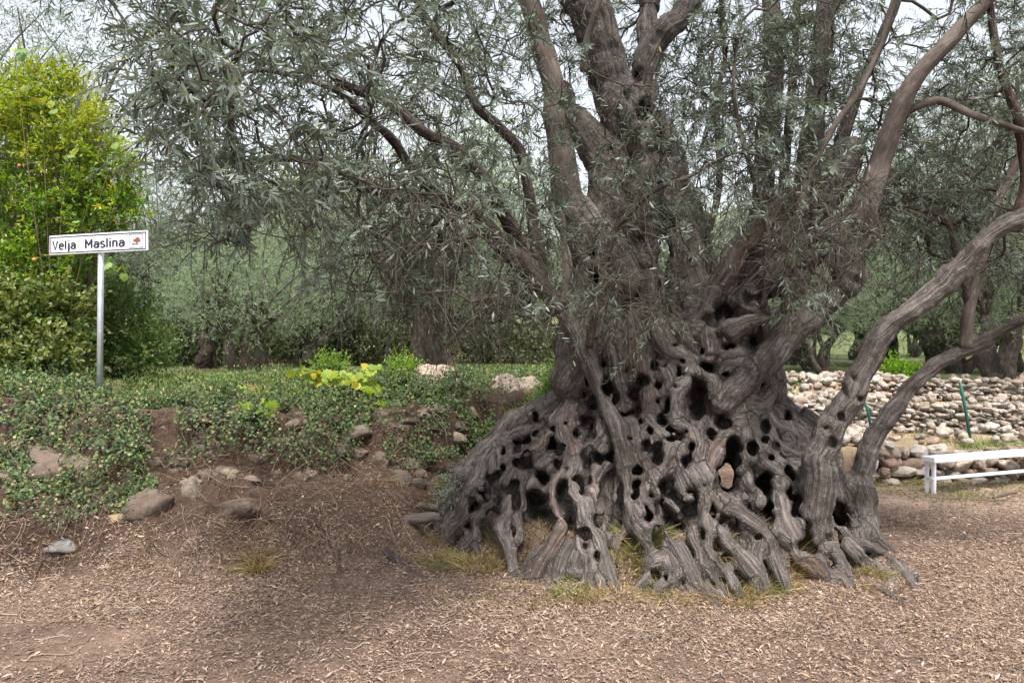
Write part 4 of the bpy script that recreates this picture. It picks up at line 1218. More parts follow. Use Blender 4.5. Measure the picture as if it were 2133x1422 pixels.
SIL = ((0.10, 0.14, 0.09), (0.25, 0.30, 0.205))
GRN = ((0.12, 0.20, 0.10), (0.29, 0.39, 0.20))
DRK = ((0.06, 0.09, 0.06), (0.15, 0.185, 0.125))
YEL = ((0.16, 0.19, 0.05), (0.34, 0.34, 0.10))
g1 = grove_tree('olive_tree', 201, 2.6, 1.5, 0.45, 0.7, 3, 0.13, 62000, 0.040, GRN, 'bright grey-green bushy olive tree right of the road sign', 0.35)
place(g1, 512, 12.6, rot=0.4)
g2 = grove_tree('olive_tree', 202, 5.6, 2.4, 0.9, 1.2, 3, 0.20, 52000, 0.052, SIL, 'silver olive tree with a twisted trunk behind the pale boulder', 0.3)
place(g2, 915, 13.2, rot=1.0)
g3 = grove_tree('olive_tree', 203, 6.6, 3.0, 1.2, 1.4, 2, 0.24, 48000, 0.060, DRK, 'tall dark olive tree rising behind the bright green shrub', 0.25)
place(g3, 120, 14.5, rot=2.2, sc=1.2)
g4 = grove_tree('olive_tree', 204, 4.4, 2.0, 0.35, 0.9, 4, 0.06, 56000, 0.046, SIL, 'pale airy olive tree on several thin stems beyond the stone rubble', 0.3)
place(g4, 1718, 13.6, rot=0.3)
for src, u, Y, rot, sc, lab in [
    (g2, 640, 14.6, 2.6, 0.62, 'forked grey olive tree right of the bushy bright olive'),
    (g3, 425, 14.0, 0.4, 0.62, 'thick dark trunked olive tree behind the bright bushy olive'),
    (g2, 1090, 16.5, 4.0, 0.85, 'pale silver olive tree just left of the ancient trunk'),
    (g3, 2085, 11.6, 3.6, 0.80, 'gnarled olive tree standing by the wire fence at the right edge'),
    (g2, 1960, 15.5, 5.2, 1.00, 'silver olive tree behind the upper stone wall, above the bench'),
    (g4, 330, 16.5, 2.0, 1.25, 'soft silver olive tree behind the road sign pole'),
    (g4, 780, 18.0, 4.1, 1.15, 'pale olive tree filling the gap behind the grapevine'),
    (g3, 1290, 19.0, 1.3, 0.80, 'dark olive tree almost hidden behind the ancient trunk'),
    (g2, 1560, 19.5, 0.2, 0.95, 'far silver olive tree seen between the heavy limb and the main stem'),
    (g2, 1800, 20.0, 2.9, 1.15, 'tall far olive tree between the two leaning stems and the limb'),
    (g3, 40, 15.0, 5.0, 0.95, 'dark olive tree at the left edge behind the shrub'),
    (g3, 2200, 16.0, 0.9, 1.25, 'tall dark olive tree at the right edge of the grove'),
    (g4, 560, 22.0, 5.2, 1.5, 'far pale olive tree above the bushy bright olive'),
    (g4, 1010, 23.0, 0.9, 1.45, 'far pale olive tree above the boulders'),
    (g1, 1700, 15.2, 1.1, 1.05, 'rounded silver-green olive tree behind the rubble, right of the airy one'),
    (g1, 1830, 16.8, 2.4, 1.25, 'rounded olive tree behind the lime-green bush'),
    (g1, 1640, 17.8, 3.4, 1.35, 'bushy olive tree close behind the right edge of the ancient trunk'),
    (g1, 1990, 14.4, 4.4, 1.10, 'bushy olive tree behind the upper wall, above the fence post'),
    (g1, 2150, 13.6, 5.6, 1.05, 'bushy olive tree behind the upper wall at the right edge'),
    (g1, 700, 15.6, 0.9, 1.0, 'rounded olive tree behind the sprawling grapevine'),
    (g1, 1010, 17.5, 2.2, 1.3, 'rounded pale olive tree behind the pointed boulder'),
    (g1, 400, 17.0, 4.9, 1.3, 'rounded olive tree far behind the thick dark trunk'),
    (g1, 860, 20.0, 3.1, 1.5, 'far rounded olive tree behind the silver one with the twisted trunk'),
    (g4, 1900, 22.0, 3.3, 1.5, 'far airy olive tree above the lime-green bush'),
]:
    place(dup(src, lab), u, Y, rot=rot, sc=sc)
y1 = grove_tree('yellow_tree', 206, 6.8, 2.6, 1.8, 2.0, 2, 0.16, 20000, 0.095, YEL, 'yellowing broadleaf tree seen through the olive branches', 0.2, cat='tree', leaf_w=0.5)
del y1['group']
place(y1, 690, 21.0, rot=0.3, sc=1.0)
y2 = grove_tree('broadleaf_tree', 207, 8.6, 2.6, 2.4, 2.4, 2, 0.16, 18000, 0.10, ((0.10, 0.19, 0.04), (0.26, 0.38, 0.09)), 'fresh green broadleaf tree catching light left of the main stem', 0.2, cat='tree', leaf_w=0.5)
del y2['group']
place(y2, 1020, 27.0, rot=0.3, sc=1.0)

# far wooded slope: one mass of crowns
rw = np.random.default_rng(77)
wb = Bag()
for i in range(70):
    Y = rw.uniform(30, 58)
    x = rw.uniform(-0.85, 0.85) * Y
    z = float(G(x, Y, False))
    hgt = rw.uniform(4.0, 6.5); R = rw.uniform(2.0, 3.4)
    n = 1500
    d = unit(rw.normal(size=(n, 3)))
    w = 0.8 + 0.35 * vnoise(d * 2.2 + i, 3)
    p = d * w[:, None] * (rw.uniform(0.5, 1, n) ** 0.4)[:, None] * np.array([R, R, hgt * 0.5]) + np.array([x, Y, z + hgt * 0.5])
    T = unit(rw.normal(size=(n, 3))); Nn = unit(d + rw.normal(size=(n, 3)) * 0.5)
    L = rw.uniform(0.22, 0.45, n)
    v_, t_, q_, m = leaf_geo(p, T, Nn, L, L * 0.25, [(0.5, 1.0)], 0.1, 0)
    base = np.array([(0.12, 0.15, 0.085), (0.09, 0.14, 0.06), (0.15, 0.17, 0.12), (0.19, 0.19, 0.07)][rw.integers(0, 4)])
    lc = base * rw.uniform(0.7, 1.3, (n, 1))
    wb.add(v_, t_, q_, np.repeat(lc, m, 0), v_)
far = obj('hillside_wood', wb.mesh('hillside_wood'), M['grove'])
tag(far, 'distant wooded hillside of mixed green crowns behind the grove', 'wood', kind='stuff')
# ------------------------------------------------------------------ scattering on the ground sheet
cellA = (np.diff(gx)[:, None] * np.diff(gy)[None, :]) / np.maximum(GN[:-1, :-1, 2], 0.12)
XC = 0.5 * (XX[:-1, :-1] + XX[1:, 1:]); YC = 0.5 * (YY[:-1, :-1] + YY[1:, 1:]); ZC = 0.25 * (ZZ[:-1, :-1] + ZZ[1:, 1:] + ZZ[1:, :-1] + ZZ[:-1, 1:])
UC = 1066.5 + XC / np.maximum(YC, .5) * F_PX
VC = 711.0 - (ZC - CAM_H) / np.maximum(YC, .5) * F_PX
SEEN = (YC > 2.5) & (YC < 13) & (np.abs(UC - 1066) < 1230) & (VC < 1560)
DT = dist_line(XC.ravel(), YC.ravel(), TX, TY).reshape(XC.shape)
DW = dist_line(XC.ravel(), YC.ravel(), TX, WY).reshape(XC.shape)
pc = np.stack([XC.ravel(), YC.ravel(), ZC.ravel()], -1)
NZ1 = fbm(pc * 1.1, 3, 41).reshape(XC.shape)
NZ2 = fbm(pc * 3.2, 3, 42).reshape(XC.shape)

def scatter(dens, rng):
    """dens: leaves per square metre for every cell of the sheet -> points, normals"""
    lam = np.where(SEEN, np.maximum(dens, 0), 0) * cellA
    cnt = rng.poisson(lam)
    i, j = np.nonzero(cnt)
    c = cnt[i, j]
    i = np.repeat(i, c); j = np.repeat(j, c)
    a = rng.uniform(size=len(i)); b = rng.uniform(size=len(i))
    def bil(F): return F[i, j] * (1 - a) * (1 - b) + F[i + 1, j] * a * (1 - b) + F[i, j + 1] * (1 - a) * b + F[i + 1, j + 1] * a * b
    p = np.stack([bil(XX), bil(YY), bil(ZZ)], -1)
    return p, GN[i, j]

def leafbag(p, T, N, L, wr, cols, rng, prof=((0.5, 1.0),), fold=0.2, curl=0.0):
    v_, t_, q_, m = leaf_geo(p, T, N, L, L * wr, list(prof), fold, curl)
    b = Bag(); b.add(v_, t_, q_, np.repeat(cols, m, 0), v_)
    return b

def pick(cols, w, n, rng, var=0.2):
    cols = np.array(cols, float)
    k = rng.choice(len(cols), n, p=np.array(w) / np.sum(w))
    return cols[k] * (1 + var * rng.normal(size=(n, 1))).clip(0.4, 1.8)

def ramp_px(x, x0, x1): return np.clip((x - x0) / (x1 - x0), 0, 1)

rp = np.random.default_rng(55)
# dry leaf litter
eb, _ = body_e(XC, YC, 0 * XC)
yardm = ss(0.35, -0.05, DT)
bankm = ss(-0.1, 0.3, DT) * ss(0.45, 0.1, DW)
dens = (7600 * yardm * np.clip(0.85 + 0.9 * NZ1 + 0.3 * NZ2, 0.12, 1.8) + 1500 * bankm * np.clip(0.7 + 1.2 * NZ2, 0, 2)) * np.clip(5.2 / YC, 0.3, 1.3) * (YC < 8.6) * np.where(eb < 0.9, 0.2, 1)
p, n = scatter(dens, rp)
k = len(p)
print('litter', k)
T = unit(rp.normal(size=(k, 3)) * np.array([1, 1, 0.25]))
T = unit(T - n * (T * n).sum(1, keepdims=True) + n * rp.normal(0.06, 0.2, (k, 1)))
Nn = unit(n + rp.normal(size=(k, 3)) * 0.4)
cols = pick([(0.29, 0.21, 0.16), (0.22, 0.15, 0.113), (0.40, 0.305, 0.235), (0.11, 0.073, 0.055), (0.25, 0.2, 0.165), (0.30, 0.195, 0.115)], [5, 5, 1.5, 3, 2, .5], k, rp)
L = rp.uniform(0.010, 0.028, k) * (1 + 0.9 * (rp.uniform(size=k) < .15))
lit = obj('leaf_litter', leafbag(p + n * rp.uniform(0.002, 0.014, (k, 1)), T, Nn, L, rp.uniform(0.07, 0.16, k), cols, rp, ((0.5, 1.0),), 0.35, rp.normal(0, 0.12, k)).mesh('leaf_litter'), M['litter'])
tag(lit, 'dry tan and brown olive leaves strewn over the yard and bank', 'leaf litter', kind='stuff')

# ivy
IVY = [(0, .0), (.16, -.06), (.30, -.10), (.36, .08), (.52, .26), (.36, .40), (.30, .62), (.12, .70), (0, 1.0), (-.12, .70), (-.30, .62), (-.36, .40), (-.52, .26), (-.36, .08), (-.30, -.10), (-.16, -.06)]
VINE = [(0, .04), (.14, -.10), (.36, -.06), (.42, .10), (.62, .22), (.48, .36), (.56, .58), (.34, .62), (.26, .84), (.12, .80), (0, 1.0), (-.12, .80), (-.26, .84), (-.34, .62), (-.56, .58), (-.48, .36), (-.62, .22), (-.42, .10), (-.36, -.06), (-.14, -.10)]
left_i = ramp_px(UC, 620, 380) * ss(.25, .5, DT) * ss(1.3, .6, DW) * np.clip(0.55 + 1.9 * NZ2 + ramp_px(UC, 420, 60) * 0.35 + ramp_px(VC, 900, 800) * .9, 0, 1.6)
low_cut = np.where(UC < 330, 1.0, ramp_px(VC + 60 * NZ2, 1000, 900))
mid_i = ramp_px(UC, 380, 560) * ramp_px(UC, 1260, 1120) * ss(-.40, .05, DW + 0.25 * NZ1) * ss(2.2, .9, DW) * np.clip(0.85 + 1.5 * NZ2, 0.05, 1.8) * np.where(UC > 800, 1.0, np.clip(ramp_px(VC + 90 * NZ2, 930, 850) + 0.25 * (NZ1 > .25), 0, 1))
dens = (4300 * left_i * low_cut * (VC < 1110) + 7000 * mid_i * np.clip(0.9 + 0.9 * NZ1, .25, 1.5)) * (YC < 11)
p, n = scatter(dens, rp)
lift = rp.uniform(0.0, 1, len(p)) ** 1.5 * 0.10 + 0.01
fluff = 0.13 * np.clip(vnoise(p * 1.9, 44) + 0.15, 0, 1) + 0.04 * np.clip(vnoise(p * 5.0, 45), 0, 1)
p = p + n * (lift + fluff)[:, None] + np.array([0, 0, 1.0]) * fluff[:, None] * 0.6
k = len(p)
print('ivy', k)
dwn = np.array([0, 0, -1.0])
T = unit(dwn * 0.9 + rp.normal(size=(k, 3)) * 0.55 + n * 0.3)
Nn = unit(n + np.array([0, -0.35, 0.5]) + rp.normal(size=(k, 3)) * 0.45)
cols = pick([(0.040, 0.075, 0.030), (0.075, 0.125, 0.045), (0.14, 0.19, 0.06), (0.075, 0.105, 0.065), (0.26, 0.25, 0.10), (0.21, 0.14, 0.085)], [4, 4, 3, 2, 1.0, .6], k, rp)
L = rp.uniform(0.010, 0.029, k)
v_, t_, m = fan_geo(p, T, Nn, L, IVY, 0.15)
bag = Bag(); bag.add(v_, t_, None, np.repeat(cols, m, 0), v_)
tag(obj('ivy', bag.mesh('ivy', False), M['ivy']), 'dark green ivy trailing over the top and face of the broken bank', 'ivy', kind='stuff')

# small bright weeds and grasses growing through the ivy and over the terrace
dens = 2600 * ss(.0, .5, DW) * ss(6.0, 3.0, DW) * (XC < 2.2) * np.clip(0.5 + 1.6 * NZ2, 0, 1.6) * np.clip(8 / YC, 0.4, 1) + 500 * mid_i * np.clip(NZ1 + .3, 0, 1)
p, n = scatter(dens, rp)
k = len(p)
p = p + n * rp.uniform(0, .14, (k, 1))
T = unit(rp.normal(size=(k, 3)) * 0.7 + np.array([0, 0, 0.9]))
cols = pick([(0.10, 0.17, 0.05), (0.17, 0.24, 0.07), (0.26, 0.26, 0.10), (0.07, 0.13, 0.04)], [4, 3, 2, 3], k, rp)
L = rp.uniform(0.02, 0.055, k)
tag(obj('weeds', leafbag(p, T, unit(rp.normal(size=(k, 3))), L, 0.16, cols, rp).mesh('weeds'), M['grass']), 'low weeds and grass on the terrace behind the ivy', 'weeds', kind='stuff')

# grass tufts round the roots and dry grass on the bank
gb = Bag()
def tuft(u, v, n, h, spread, cols, Y=None, dry=0.5):
    h = h * 1.0; n = int(n * 0.9)
    p0 = hit(u, v) if Y is None else P(u, v, Y)
    a = rp.uniform(0, 6.283, n); r = np.sqrt(rp.uniform(size=n)) * spread
    x = p0[0] + r * np.cos(a); y = p0[1] + r * np.sin(a) * 0.6
    b = np.stack([x, y, (np.maximum(G(x, y), p0[2] - 0.15) if Y is None else np.full(n, p0[2])) - 0.01], -1)
    hh = h * rp.uniform(0.5, 1.2, n)
    d = unit(np.stack([np.cos(a) * 0.5, np.sin(a) * 0.5 - 0.25, np.ones(n)], -1) + rp.normal(size=(n, 3)) * 0.3)
    w = rp.uniform(0.0018, 0.0042, n)
    droop = rp.uniform(0.2, 0.9, n)
    side = unit(np.cross(d, rp.normal(size=(n, 3))))
    ks = np.linspace(0, 1, 5)
    rows = []
    for s in ks:
        c = b + d * (hh * s)[:, None] + np.array([0, 0, -1.0]) * (droop * hh * s ** 2 * 0.7)[:, None] + unit(d * np.array([1, 1, 0])) * (droop * hh * s ** 2 * 0.5)[:, None]
        ww = (w * (1 - s * 0.9))[:, None]
        rows.append(c + side * ww); rows.append(c - side * ww)
    v = np.stack(rows, 1).reshape(-1, 3)
    base = (np.arange(n) * 10)[:, None]
    q = np.concatenate([base + np.array([[2 * i, 2 * i + 1, 2 * i + 3, 2 * i + 2]]) for i in range(4)])
    c = pick(cols, [1] * len(cols), n, rp, 0.2)
    gb.add(v, None, q, np.repeat(c, 10, 0), v)
GD = [(0.42, 0.32, 0.16), (0.34, 0.27, 0.12), (0.25, 0.17, 0.08)]
GG = [(0.14, 0.17, 0.05), (0.20, 0.21, 0.07), (0.32, 0.28, 0.12)]
GO = [(0.26, 0.18, 0.09), (0.20, 0.14, 0.07), (0.16, 0.14, 0.06)]
for u, v, n, h, s, c in [(1340, 1130, 420, .20, .16, GG), (1310, 1160, 320, .18, .16, GG), (1360, 1170, 220, .16, .13, GD), (1300, 1205, 260, .15, .16, GD), (1280, 1240, 220, .12, .16, GD), (1215, 1205, 260, .16, .09, GG), (1190, 1240, 240, .13, .10, GG), (1225, 1250, 160, .11, .1, GD),
    (1650, 1120, 420, .26, .14, GG), (1640, 1160, 360, .22, .14, GO), (1600, 1195, 320, .18, .14, GD), (1560, 1230, 420, .18, .18, GG), (1520, 1250, 320, .15, .18, GD), (1610, 1235, 240, .14, .15, GD), (1545, 1110, 320, .22, .08, GO), (1500, 1150, 220, .2, .08, GO), (1470, 1215, 200, .14, .1, GD),
    (960, 1165, 240, .13, .12, GD), (1000, 1180, 320, .15, .16, GD), (930, 1180, 260, .12, .14, GG), (1060, 1160, 320, .15, .18, GO), (1110, 1150, 280, .15, .15, GO), (1030, 1120, 220, .14, .12, GG), (1120, 1205, 200, .1, .12, GD), (920, 1090, 300, .20, .10, GG), (945, 1040, 260, .2, .10, GG), (930, 1130, 260, .16, .12, GD), (905, 1160, 200, .12, .12, GD),
    (1800, 1195, 200, .12, .1, GO), (1780, 1220, 160, .1, .12, GO), (1700, 1200, 120, .11, .07, GG), (1830, 1195, 120, .1, .08, GG), (1400, 1255, 160, .1, .1, GD), (1370, 1235, 160, .12, .08, GG),
    (540, 1190, 220, .24, .05, GD), (535, 1170, 120, .2, .05, GD), (1870, 1010, 300, .16, .3, GG), (1950, 1030, 400, .12, .45, GG), (2050, 1020, 500, .12, .5, GG), (2120, 1005, 400, .14, .3, GG), (2090, 935, 500, .2, .5, [(0.12, 0.2, .06), (.2, .26, .09)]), (2010, 925, 300, .15, .4, GG), (1760, 900, 300, .2, .3, GD), (1900, 905, 300, .14, .5, GD)]:
    tuft(u, v, n, h, s, c)
for i in range(90):     # thin dry grass along the foot of the roots and on the bank
    if i < 40: u, v = rp.uniform(900, 1900), rp.uniform(1190, 1270)
    else: u, v = rp.uniform(0, 900), rp.uniform(900, 1220)
    tuft(u, v, 30, .10, .08, GD if i % 2 else GO)
tag(obj('grass', gb.mesh('grass'), M['grass']), 'dry straw-coloured and green grass tufts among the roots and on the bank', 'grass', kind='stuff')

# dry runners hanging over the bank
vb = Bag()
for i in range(760):
    if i < 500: u, v = rp.uniform(0, 900), rp.uniform(840, 1170)
    elif i < 640: u, v = rp.uniform(500, 720), rp.uniform(960, 1120)
    else: u, v = rp.uniform(380, 1150), rp.uniform(790, 900)
    p0 = hit(u, v)
    if p0[1] > 9: continue
    n = 9
    ln = rp.uniform(0.15, 0.55)
    ang = rp.uniform(0, 6.283)
    d = np.array([math.cos(ang), -0.25, math.sin(ang) - 0.35])
    pts = [p0 + np.array([0, -0.03, 0.02])]
    for k_ in range(n):
        d = unit(d + rp.normal(size=3) * 0.28 + np.array([0, 0, -0.08]))
        q = pts[-1] + d * ln / n
        g = float(G(q[0], q[1])) + rp.uniform(0.01, 0.05)
        if q[2] < g: q[1] -= 0.5 * min(g - q[2], 0.06); q[2] = max(q[2], float(G(q[0], q[1])) + 0.01) if g - q[2] < 0.12 else q[2]
        pts.append(q)
    r = rp.uniform(0.0012, 0.0034)
    v_, t_, q_, g_ = tube(np.array(pts), np.linspace(r, r * 0.5, len(pts)), 4, 0, 1, 0, cap=False)
    c = [(0.14, 0.10, 0.076), (0.085, 0.057, 0.043), (0.21, 0.165, 0.125)][rp.integers(0, 3)]
    vb.add(v_, None, q_, c, g_)
tag(obj('dry_runners', vb.mesh('dry_runners'), M['twig']), 'tangle of dry brown runners and twigs hanging over the bank', 'dry twigs', kind='stuff')

# fallen twigs on the yard
vb = Bag()
for i in range(260):
    u, v = rp.uniform(0, 2133), rp.uniform(1060, 1420)
    p0 = hit(u, v)
    a = rp.uniform(0, 6.283); ln = rp.uniform(0.05, 0.2)
    s = np.linspace(0, 1, 5)[:, None]
    pts = p0 + np.array([math.cos(a), math.sin(a), 0]) * ln * s + np.array([-math.sin(a), math.cos(a), 0]) * 0.02 * np.sin(s * 5 + a)
    pts[:, 2] = G(pts[:, 0], pts[:, 1]) + 0.008
    v_, t_, q_, g_ = tube(pts, rp.uniform(0.0012, 0.003), 4, 0, 1, 0, cap=False)
    vb.add(v_, None, q_, [(0.42, 0.34, 0.26), (0.22, 0.15, 0.11)][i % 2], g_)
tag(obj('fallen_twigs', vb.mesh('fallen_twigs'), M['twig']), 'thin fallen twigs scattered on the leaf litter', 'dry twigs', kind='stuff')

# ------------------------------------------------------------------ shrubs
def shrub(name, blobs, n_leaf, L0, wr, cols, weights, label, cat, mat='green', stem_at=None, up=0.25, twigs=True, group=None):
    """blobs: (u, v, ru, rv, Y, depth half-range) in photo pixels; leaves gathered on short twigs"""
    p_root = stem_at
    root = empty(name, p_root, label, cat, group)
    w = np.array([b[2] * b[3] for b in blobs], float); w /= w.sum()
    nt_ = n_leaf // 12
    bi = rp.choice(len(blobs), nt_, p=w)
    B = np.array(blobs, float)[bi]
    if len(blobs) > 9: B[:, 2:4] *= 0.78
    d = unit(rp.normal(size=(nt_, 3))) * (rp.uniform(0.25, 1.0, nt_) ** 0.45)[:, None]
    d *= (0.8 + 0.35 * vnoise(d * 2.3 + bi[:, None] * 3.3, 9))[:, None]
    Y = B[:, 4] + d[:, 1] * B[:, 5]
    X = (B[:, 0] + d[:, 0] * B[:, 2] - 1066.5) / F_PX * B[:, 4]
    Z = CAM_H - (B[:, 1] - d[:, 2] * B[:, 3] - 711) / F_PX * B[:, 4]
    tp = np.stack([X, Y, Z], -1)
    td = unit(d + rp.normal(size=(nt_, 3)) * 0.5 + np.array([0, 0, up]))
    m = 12
    ln = rp.uniform(0.10, 0.26, nt_) * L0 / 0.045
    tt = (np.arange(m) + 0.5) / m
    x = (tp[:, None] + td[:, None] * (ln[:, None, None] * tt[None, :, None])).reshape(-1, 3)
    T = unit(np.repeat(td, m, 0) * 0.7 + rp.normal(size=(len(x), 3)) * 0.6)
    Nn = unit(rp.normal(size=(len(x), 3)) * 0.6 + np.array([0, -0.3, 0.8]))
    L = L0 * rp.uniform(0.6, 1.25, len(x))
    c = np.repeat(pick(cols, weights, nt_, rp, 0.12), m, 0) * (1 + 0.15 * rp.normal(size=(len(x), 1))).clip(.6, 1.4)
    if len(blobs) > 9:      # young yellow growth at the top of the bush, sunlight painted in
        kk = (ss(2.9, 4.2, x[:, 2]) * (0.5 + 0.5 * vnoise(x * 2.1, 8)))[:, None] * 0.8
        c = c * (1 - kk) + np.array([0.42, 0.42, 0.035]) * kk
    lb = leafbag(x, T, Nn, L, wr * 0.5, c, rp, ((0.28, .85), (0.65, .9)), 0.2)
    obj('foliage', lb.mesh('foliage'), M[mat], root).location = -np.array(p_root)
    tb = Bag()
    ctr = [P(b[0], b[1], b[4]) for b in blobs]
    for b, cpt in zip(blobs, ctr):
        for k_ in range(1 if len(blobs) > 9 else 6):
            e = cpt + unit(rp.normal(size=3)) * np.array([b[2] / F_PX * b[4], b[5], b[3] / F_PX * b[4]]) * 0.85
            s = np.linspace(0, 1, 10)[:, None]
            mid = np.array(p_root) * 0.45 + cpt * 0.35 + e * 0.2 + rp.normal(size=3) * 0.22
            pts = np.array(p_root) * (1 - s) ** 2 + 2 * mid * s * (1 - s) + e * s ** 2
            v_, t_, q_, g_ = tube(pts, np.linspace(0.03 if len(blobs) > 9 else 0.007, 0.003, 10), 5, 0, 1, 0, cap=False)
            tb.add(v_, None, q_, (0.09, 0.07, 0.055), g_)
    obj('stems', tb.mesh('stems'), M['twig'], root).location = -np.array(p_root)
    return root

POM = [(0.10, 0.20, 0.018), (0.17, 0.28, 0.025), (0.26, 0.33, 0.03), (0.06, 0.13, 0.02), (0.36, 0.34, 0.03)]
pom_at = P(60, 800, 7.6)
POMB = [(120, 215, 70, 45, 7.6, .5), (60, 260, 60, 50, 7.6, .5), (180, 285, 70, 45, 7.5, .5), (10, 290, 60, 60, 7.7, .5), (120, 330, 70, 50, 7.6, .5), (235, 345, 50, 40, 7.5, .4), (190, 395, 70, 45, 7.5, .4), (40, 385, 70, 45, 7.7, .5), (250, 430, 45, 40, 7.4, .3),
    (120, 440, 70, 42, 7.6, .5), (30, 465, 70, 45, 7.6, .5), (200, 470, 60, 30, 7.5, .4), (95, 170, 45, 40, 7.6, .3), (150, 175, 20, 40, 7.6, .2), (20, 200, 36, 50, 7.7, .3), (200, 240, 24, 30, 7.5, .2), (90, 530, 70, 35, 7.5, .4), (10, 560, 60, 50, 7.5, .4), (170, 560, 50, 30, 7.5, .3), (90, 610, 60, 40, 7.4, .4)]
pom = shrub('pomegranate_bush', POMB, 40000, 0.05, 0.36, POM, [4, 4, 2.2, 3, .6], 'tall bright yellow-green bush behind the white road sign', 'bush', stem_at=pom_at)
# fruit
fb = Bag()
def ball(c, r, sx=1.0, n=10):
    th = np.linspace(0, math.pi, n); ph = np.linspace(0, 2 * math.pi, 2 * n, endpoint=False)
    v = np.stack([np.outer(np.sin(th), np.cos(ph)), np.outer(np.sin(th), np.sin(ph)), np.outer(np.cos(th), np.ones(2 * n))], -1).reshape(-1, 3)
    i = np.arange(n - 1)[:, None] * 2 * n; j = np.arange(2 * n)[None, :]; k = (j + 1) % (2 * n)
    q = np.stack([i + j, i + 2 * n + j, i + 2 * n + k, i + k], -1).reshape(-1, 4)
    return v * r + np.array(c), q
M['fruit'] = tint_mat('fruit_skin', 0.45, 30, 0.2, 0.001, 40)
for (u, v, r) in [(71, 541, 4.5), (40, 345, 3.5)]:
    b_ = Bag(); vv, qq = ball(P(u, v, 7.0), r / F_PX * 7.0); b_.add(vv, None, qq, (0.42, 0.17, 0.06), vv)
    vv, qq = ball(P(u, v + r, 7.0), r * 0.3 / F_PX * 7.0, n=6); b_.add(vv, None, qq, (0.30, 0.12, 0.05), vv)
    o = obj('fruit', b_.mesh('fruit'), M['fruit'], pom); o.location = -pom_at

def vine(name, blobs, n, L0, cols, weights, label, at):
    root = empty(name, at, label, 'vine', None)
    blobs = [(b[0], b[1], b[2], b[3], min(b[4], hit(b[0], b[1] + 6)[1] - 0.10)) for b in blobs]
    w = np.array([b[2] * b[3] for b in blobs], float); w /= w.sum()
    bi = rp.choice(len(blobs), n, p=w); B = np.array(blobs, float)[bi]
    if len(blobs) > 9: B[:, 2:4] *= 0.78
    d = unit(rp.normal(size=(n, 3))) * (rp.uniform(0, 1, n) ** 0.5)[:, None]
    p = np.stack([(B[:, 0] + d[:, 0] * B[:, 2] - 1066.5) / F_PX * B[:, 4], B[:, 4] + d[:, 1] * 0.15, CAM_H - (B[:, 1] - d[:, 2] * B[:, 3] - 711) / F_PX * B[:, 4]], -1)
    T = unit(np.array([0, -0.3, -0.8]) + rp.normal(size=(n, 3)) * 0.6)
    Nn = unit(np.array([0, -0.7, 0.7]) + rp.normal(size=(n, 3)) * 0.5)
    L = L0 * rp.uniform(0.55, 1.2, n)
    v_, t_, m = fan_geo(p, T, Nn, L, VINE, 0.25)
    c = pick(cols, weights, n, rp, 0.12)
    lb = Bag(); lb.add(v_, t_, None, np.repeat(c, m, 0), v_)
    obj('leaves', lb.mesh('leaves', False), M['green'], root).location = -np.array(at)
    tb = Bag()
    for b in blobs:
        e = P(b[0], b[1], b[4]); s = np.linspace(0, 1, 10)[:, None]
        mid = (np.array(at) + e) / 2 + np.array([0, -.1, .12])
        pts = np.array(at) * (1 - s) ** 2 + 2 * mid * s * (1 - s) + e * s ** 2
        v_, t_, q_, g_ = tube(pts, np.linspace(0.006, 0.002, 10), 5, 0, 1, 0, cap=False)
        tb.add(v_, None, q_, (0.2, 0.14, 0.08), g_)
    obj('cane', tb.mesh('cane'), M['twig'], root).location = -np.array(at)
VC_ = [(0.34, 0.42, 0.05), (0.24, 0.36, 0.05), (0.50, 0.46, 0.05), (0.16, 0.27, 0.05), (0.55, 0.40, 0.04)]
vine('grapevine', [(520, 815, 30, 22, 6.6), (545, 845, 34, 18, 6.55), (515, 845, 18, 18, 6.55)], 46, 0.085, VC_, [4, 4, 1, 2, .1], 'yellow-green grapevine shoot hanging on the ivy right of the sign', P(520, 800, 6.9))
vine('grapevine', [(690, 785, 50, 18, 7.0), (745, 790, 40, 18, 6.95), (765, 765, 24, 10, 6.95), (775, 815, 22, 22, 6.9), (780, 842, 28, 10, 6.85), (640, 775, 40, 12, 7.05)], 120, 0.085, VC_, [4, 4, 1.6, 1.5, .8], 'long yellowing grapevine sprawling along the top of the ivy', P(700, 800, 7.3))
vine('grapevine', [(90, 210, 60, 40, 7.2), (140, 310, 60, 30, 7.2), (250, 290, 50, 30, 7.2), (180, 440, 50, 30, 7.2), (225, 545, 40, 40, 6.8), (240, 570, 22, 24, 6.8), (30, 110, 30, 30, 7.0)], 60, 0.085, [(0.20, 0.30, 0.08), (0.30, 0.36, 0.07), (0.16, 0.26, 0.09), (.4, .38, .06)], [3, 3, 2, .6], 'climbing grapevine with large leaves twining through the tall bush', P(120, 760, 7.4))
DG = [(0.05, 0.10, 0.025), (0.09, 0.16, 0.035), (0.14, 0.21, 0.06), (0.19, 0.22, 0.08)]
shrub('bush', [(60, 680, 90, 70, 7.1, .4), (10, 640, 70, 80, 7.1, .4), (120, 730, 70, 45, 7.0, .4), (30, 760, 80, 40, 7.0, .4), (130, 640, 60, 50, 7.2, .3)], 15000, 0.05, 0.55, [(0.08, 0.13, 0.035), (0.15, 0.19, 0.06), (0.22, 0.24, 0.09)], [3, 3, 1.5], 'dull olive-green bramble bush at the left edge below the tall bush', 'bush', stem_at=P(40, 800, 7.1))
shrub('bush', [(250, 680, 70, 90, 8.2, .5), (300, 730, 60, 50, 8.0, .4), (215, 610, 50, 60, 8.3, .4), (180, 740, 60, 50, 8.0, .4)], 16000, 0.04, 0.4, DG, [3, 3, 2, .4], 'mid-green leafy bush just right of the sign pole', 'bush', stem_at=P(250, 790, 8.2))
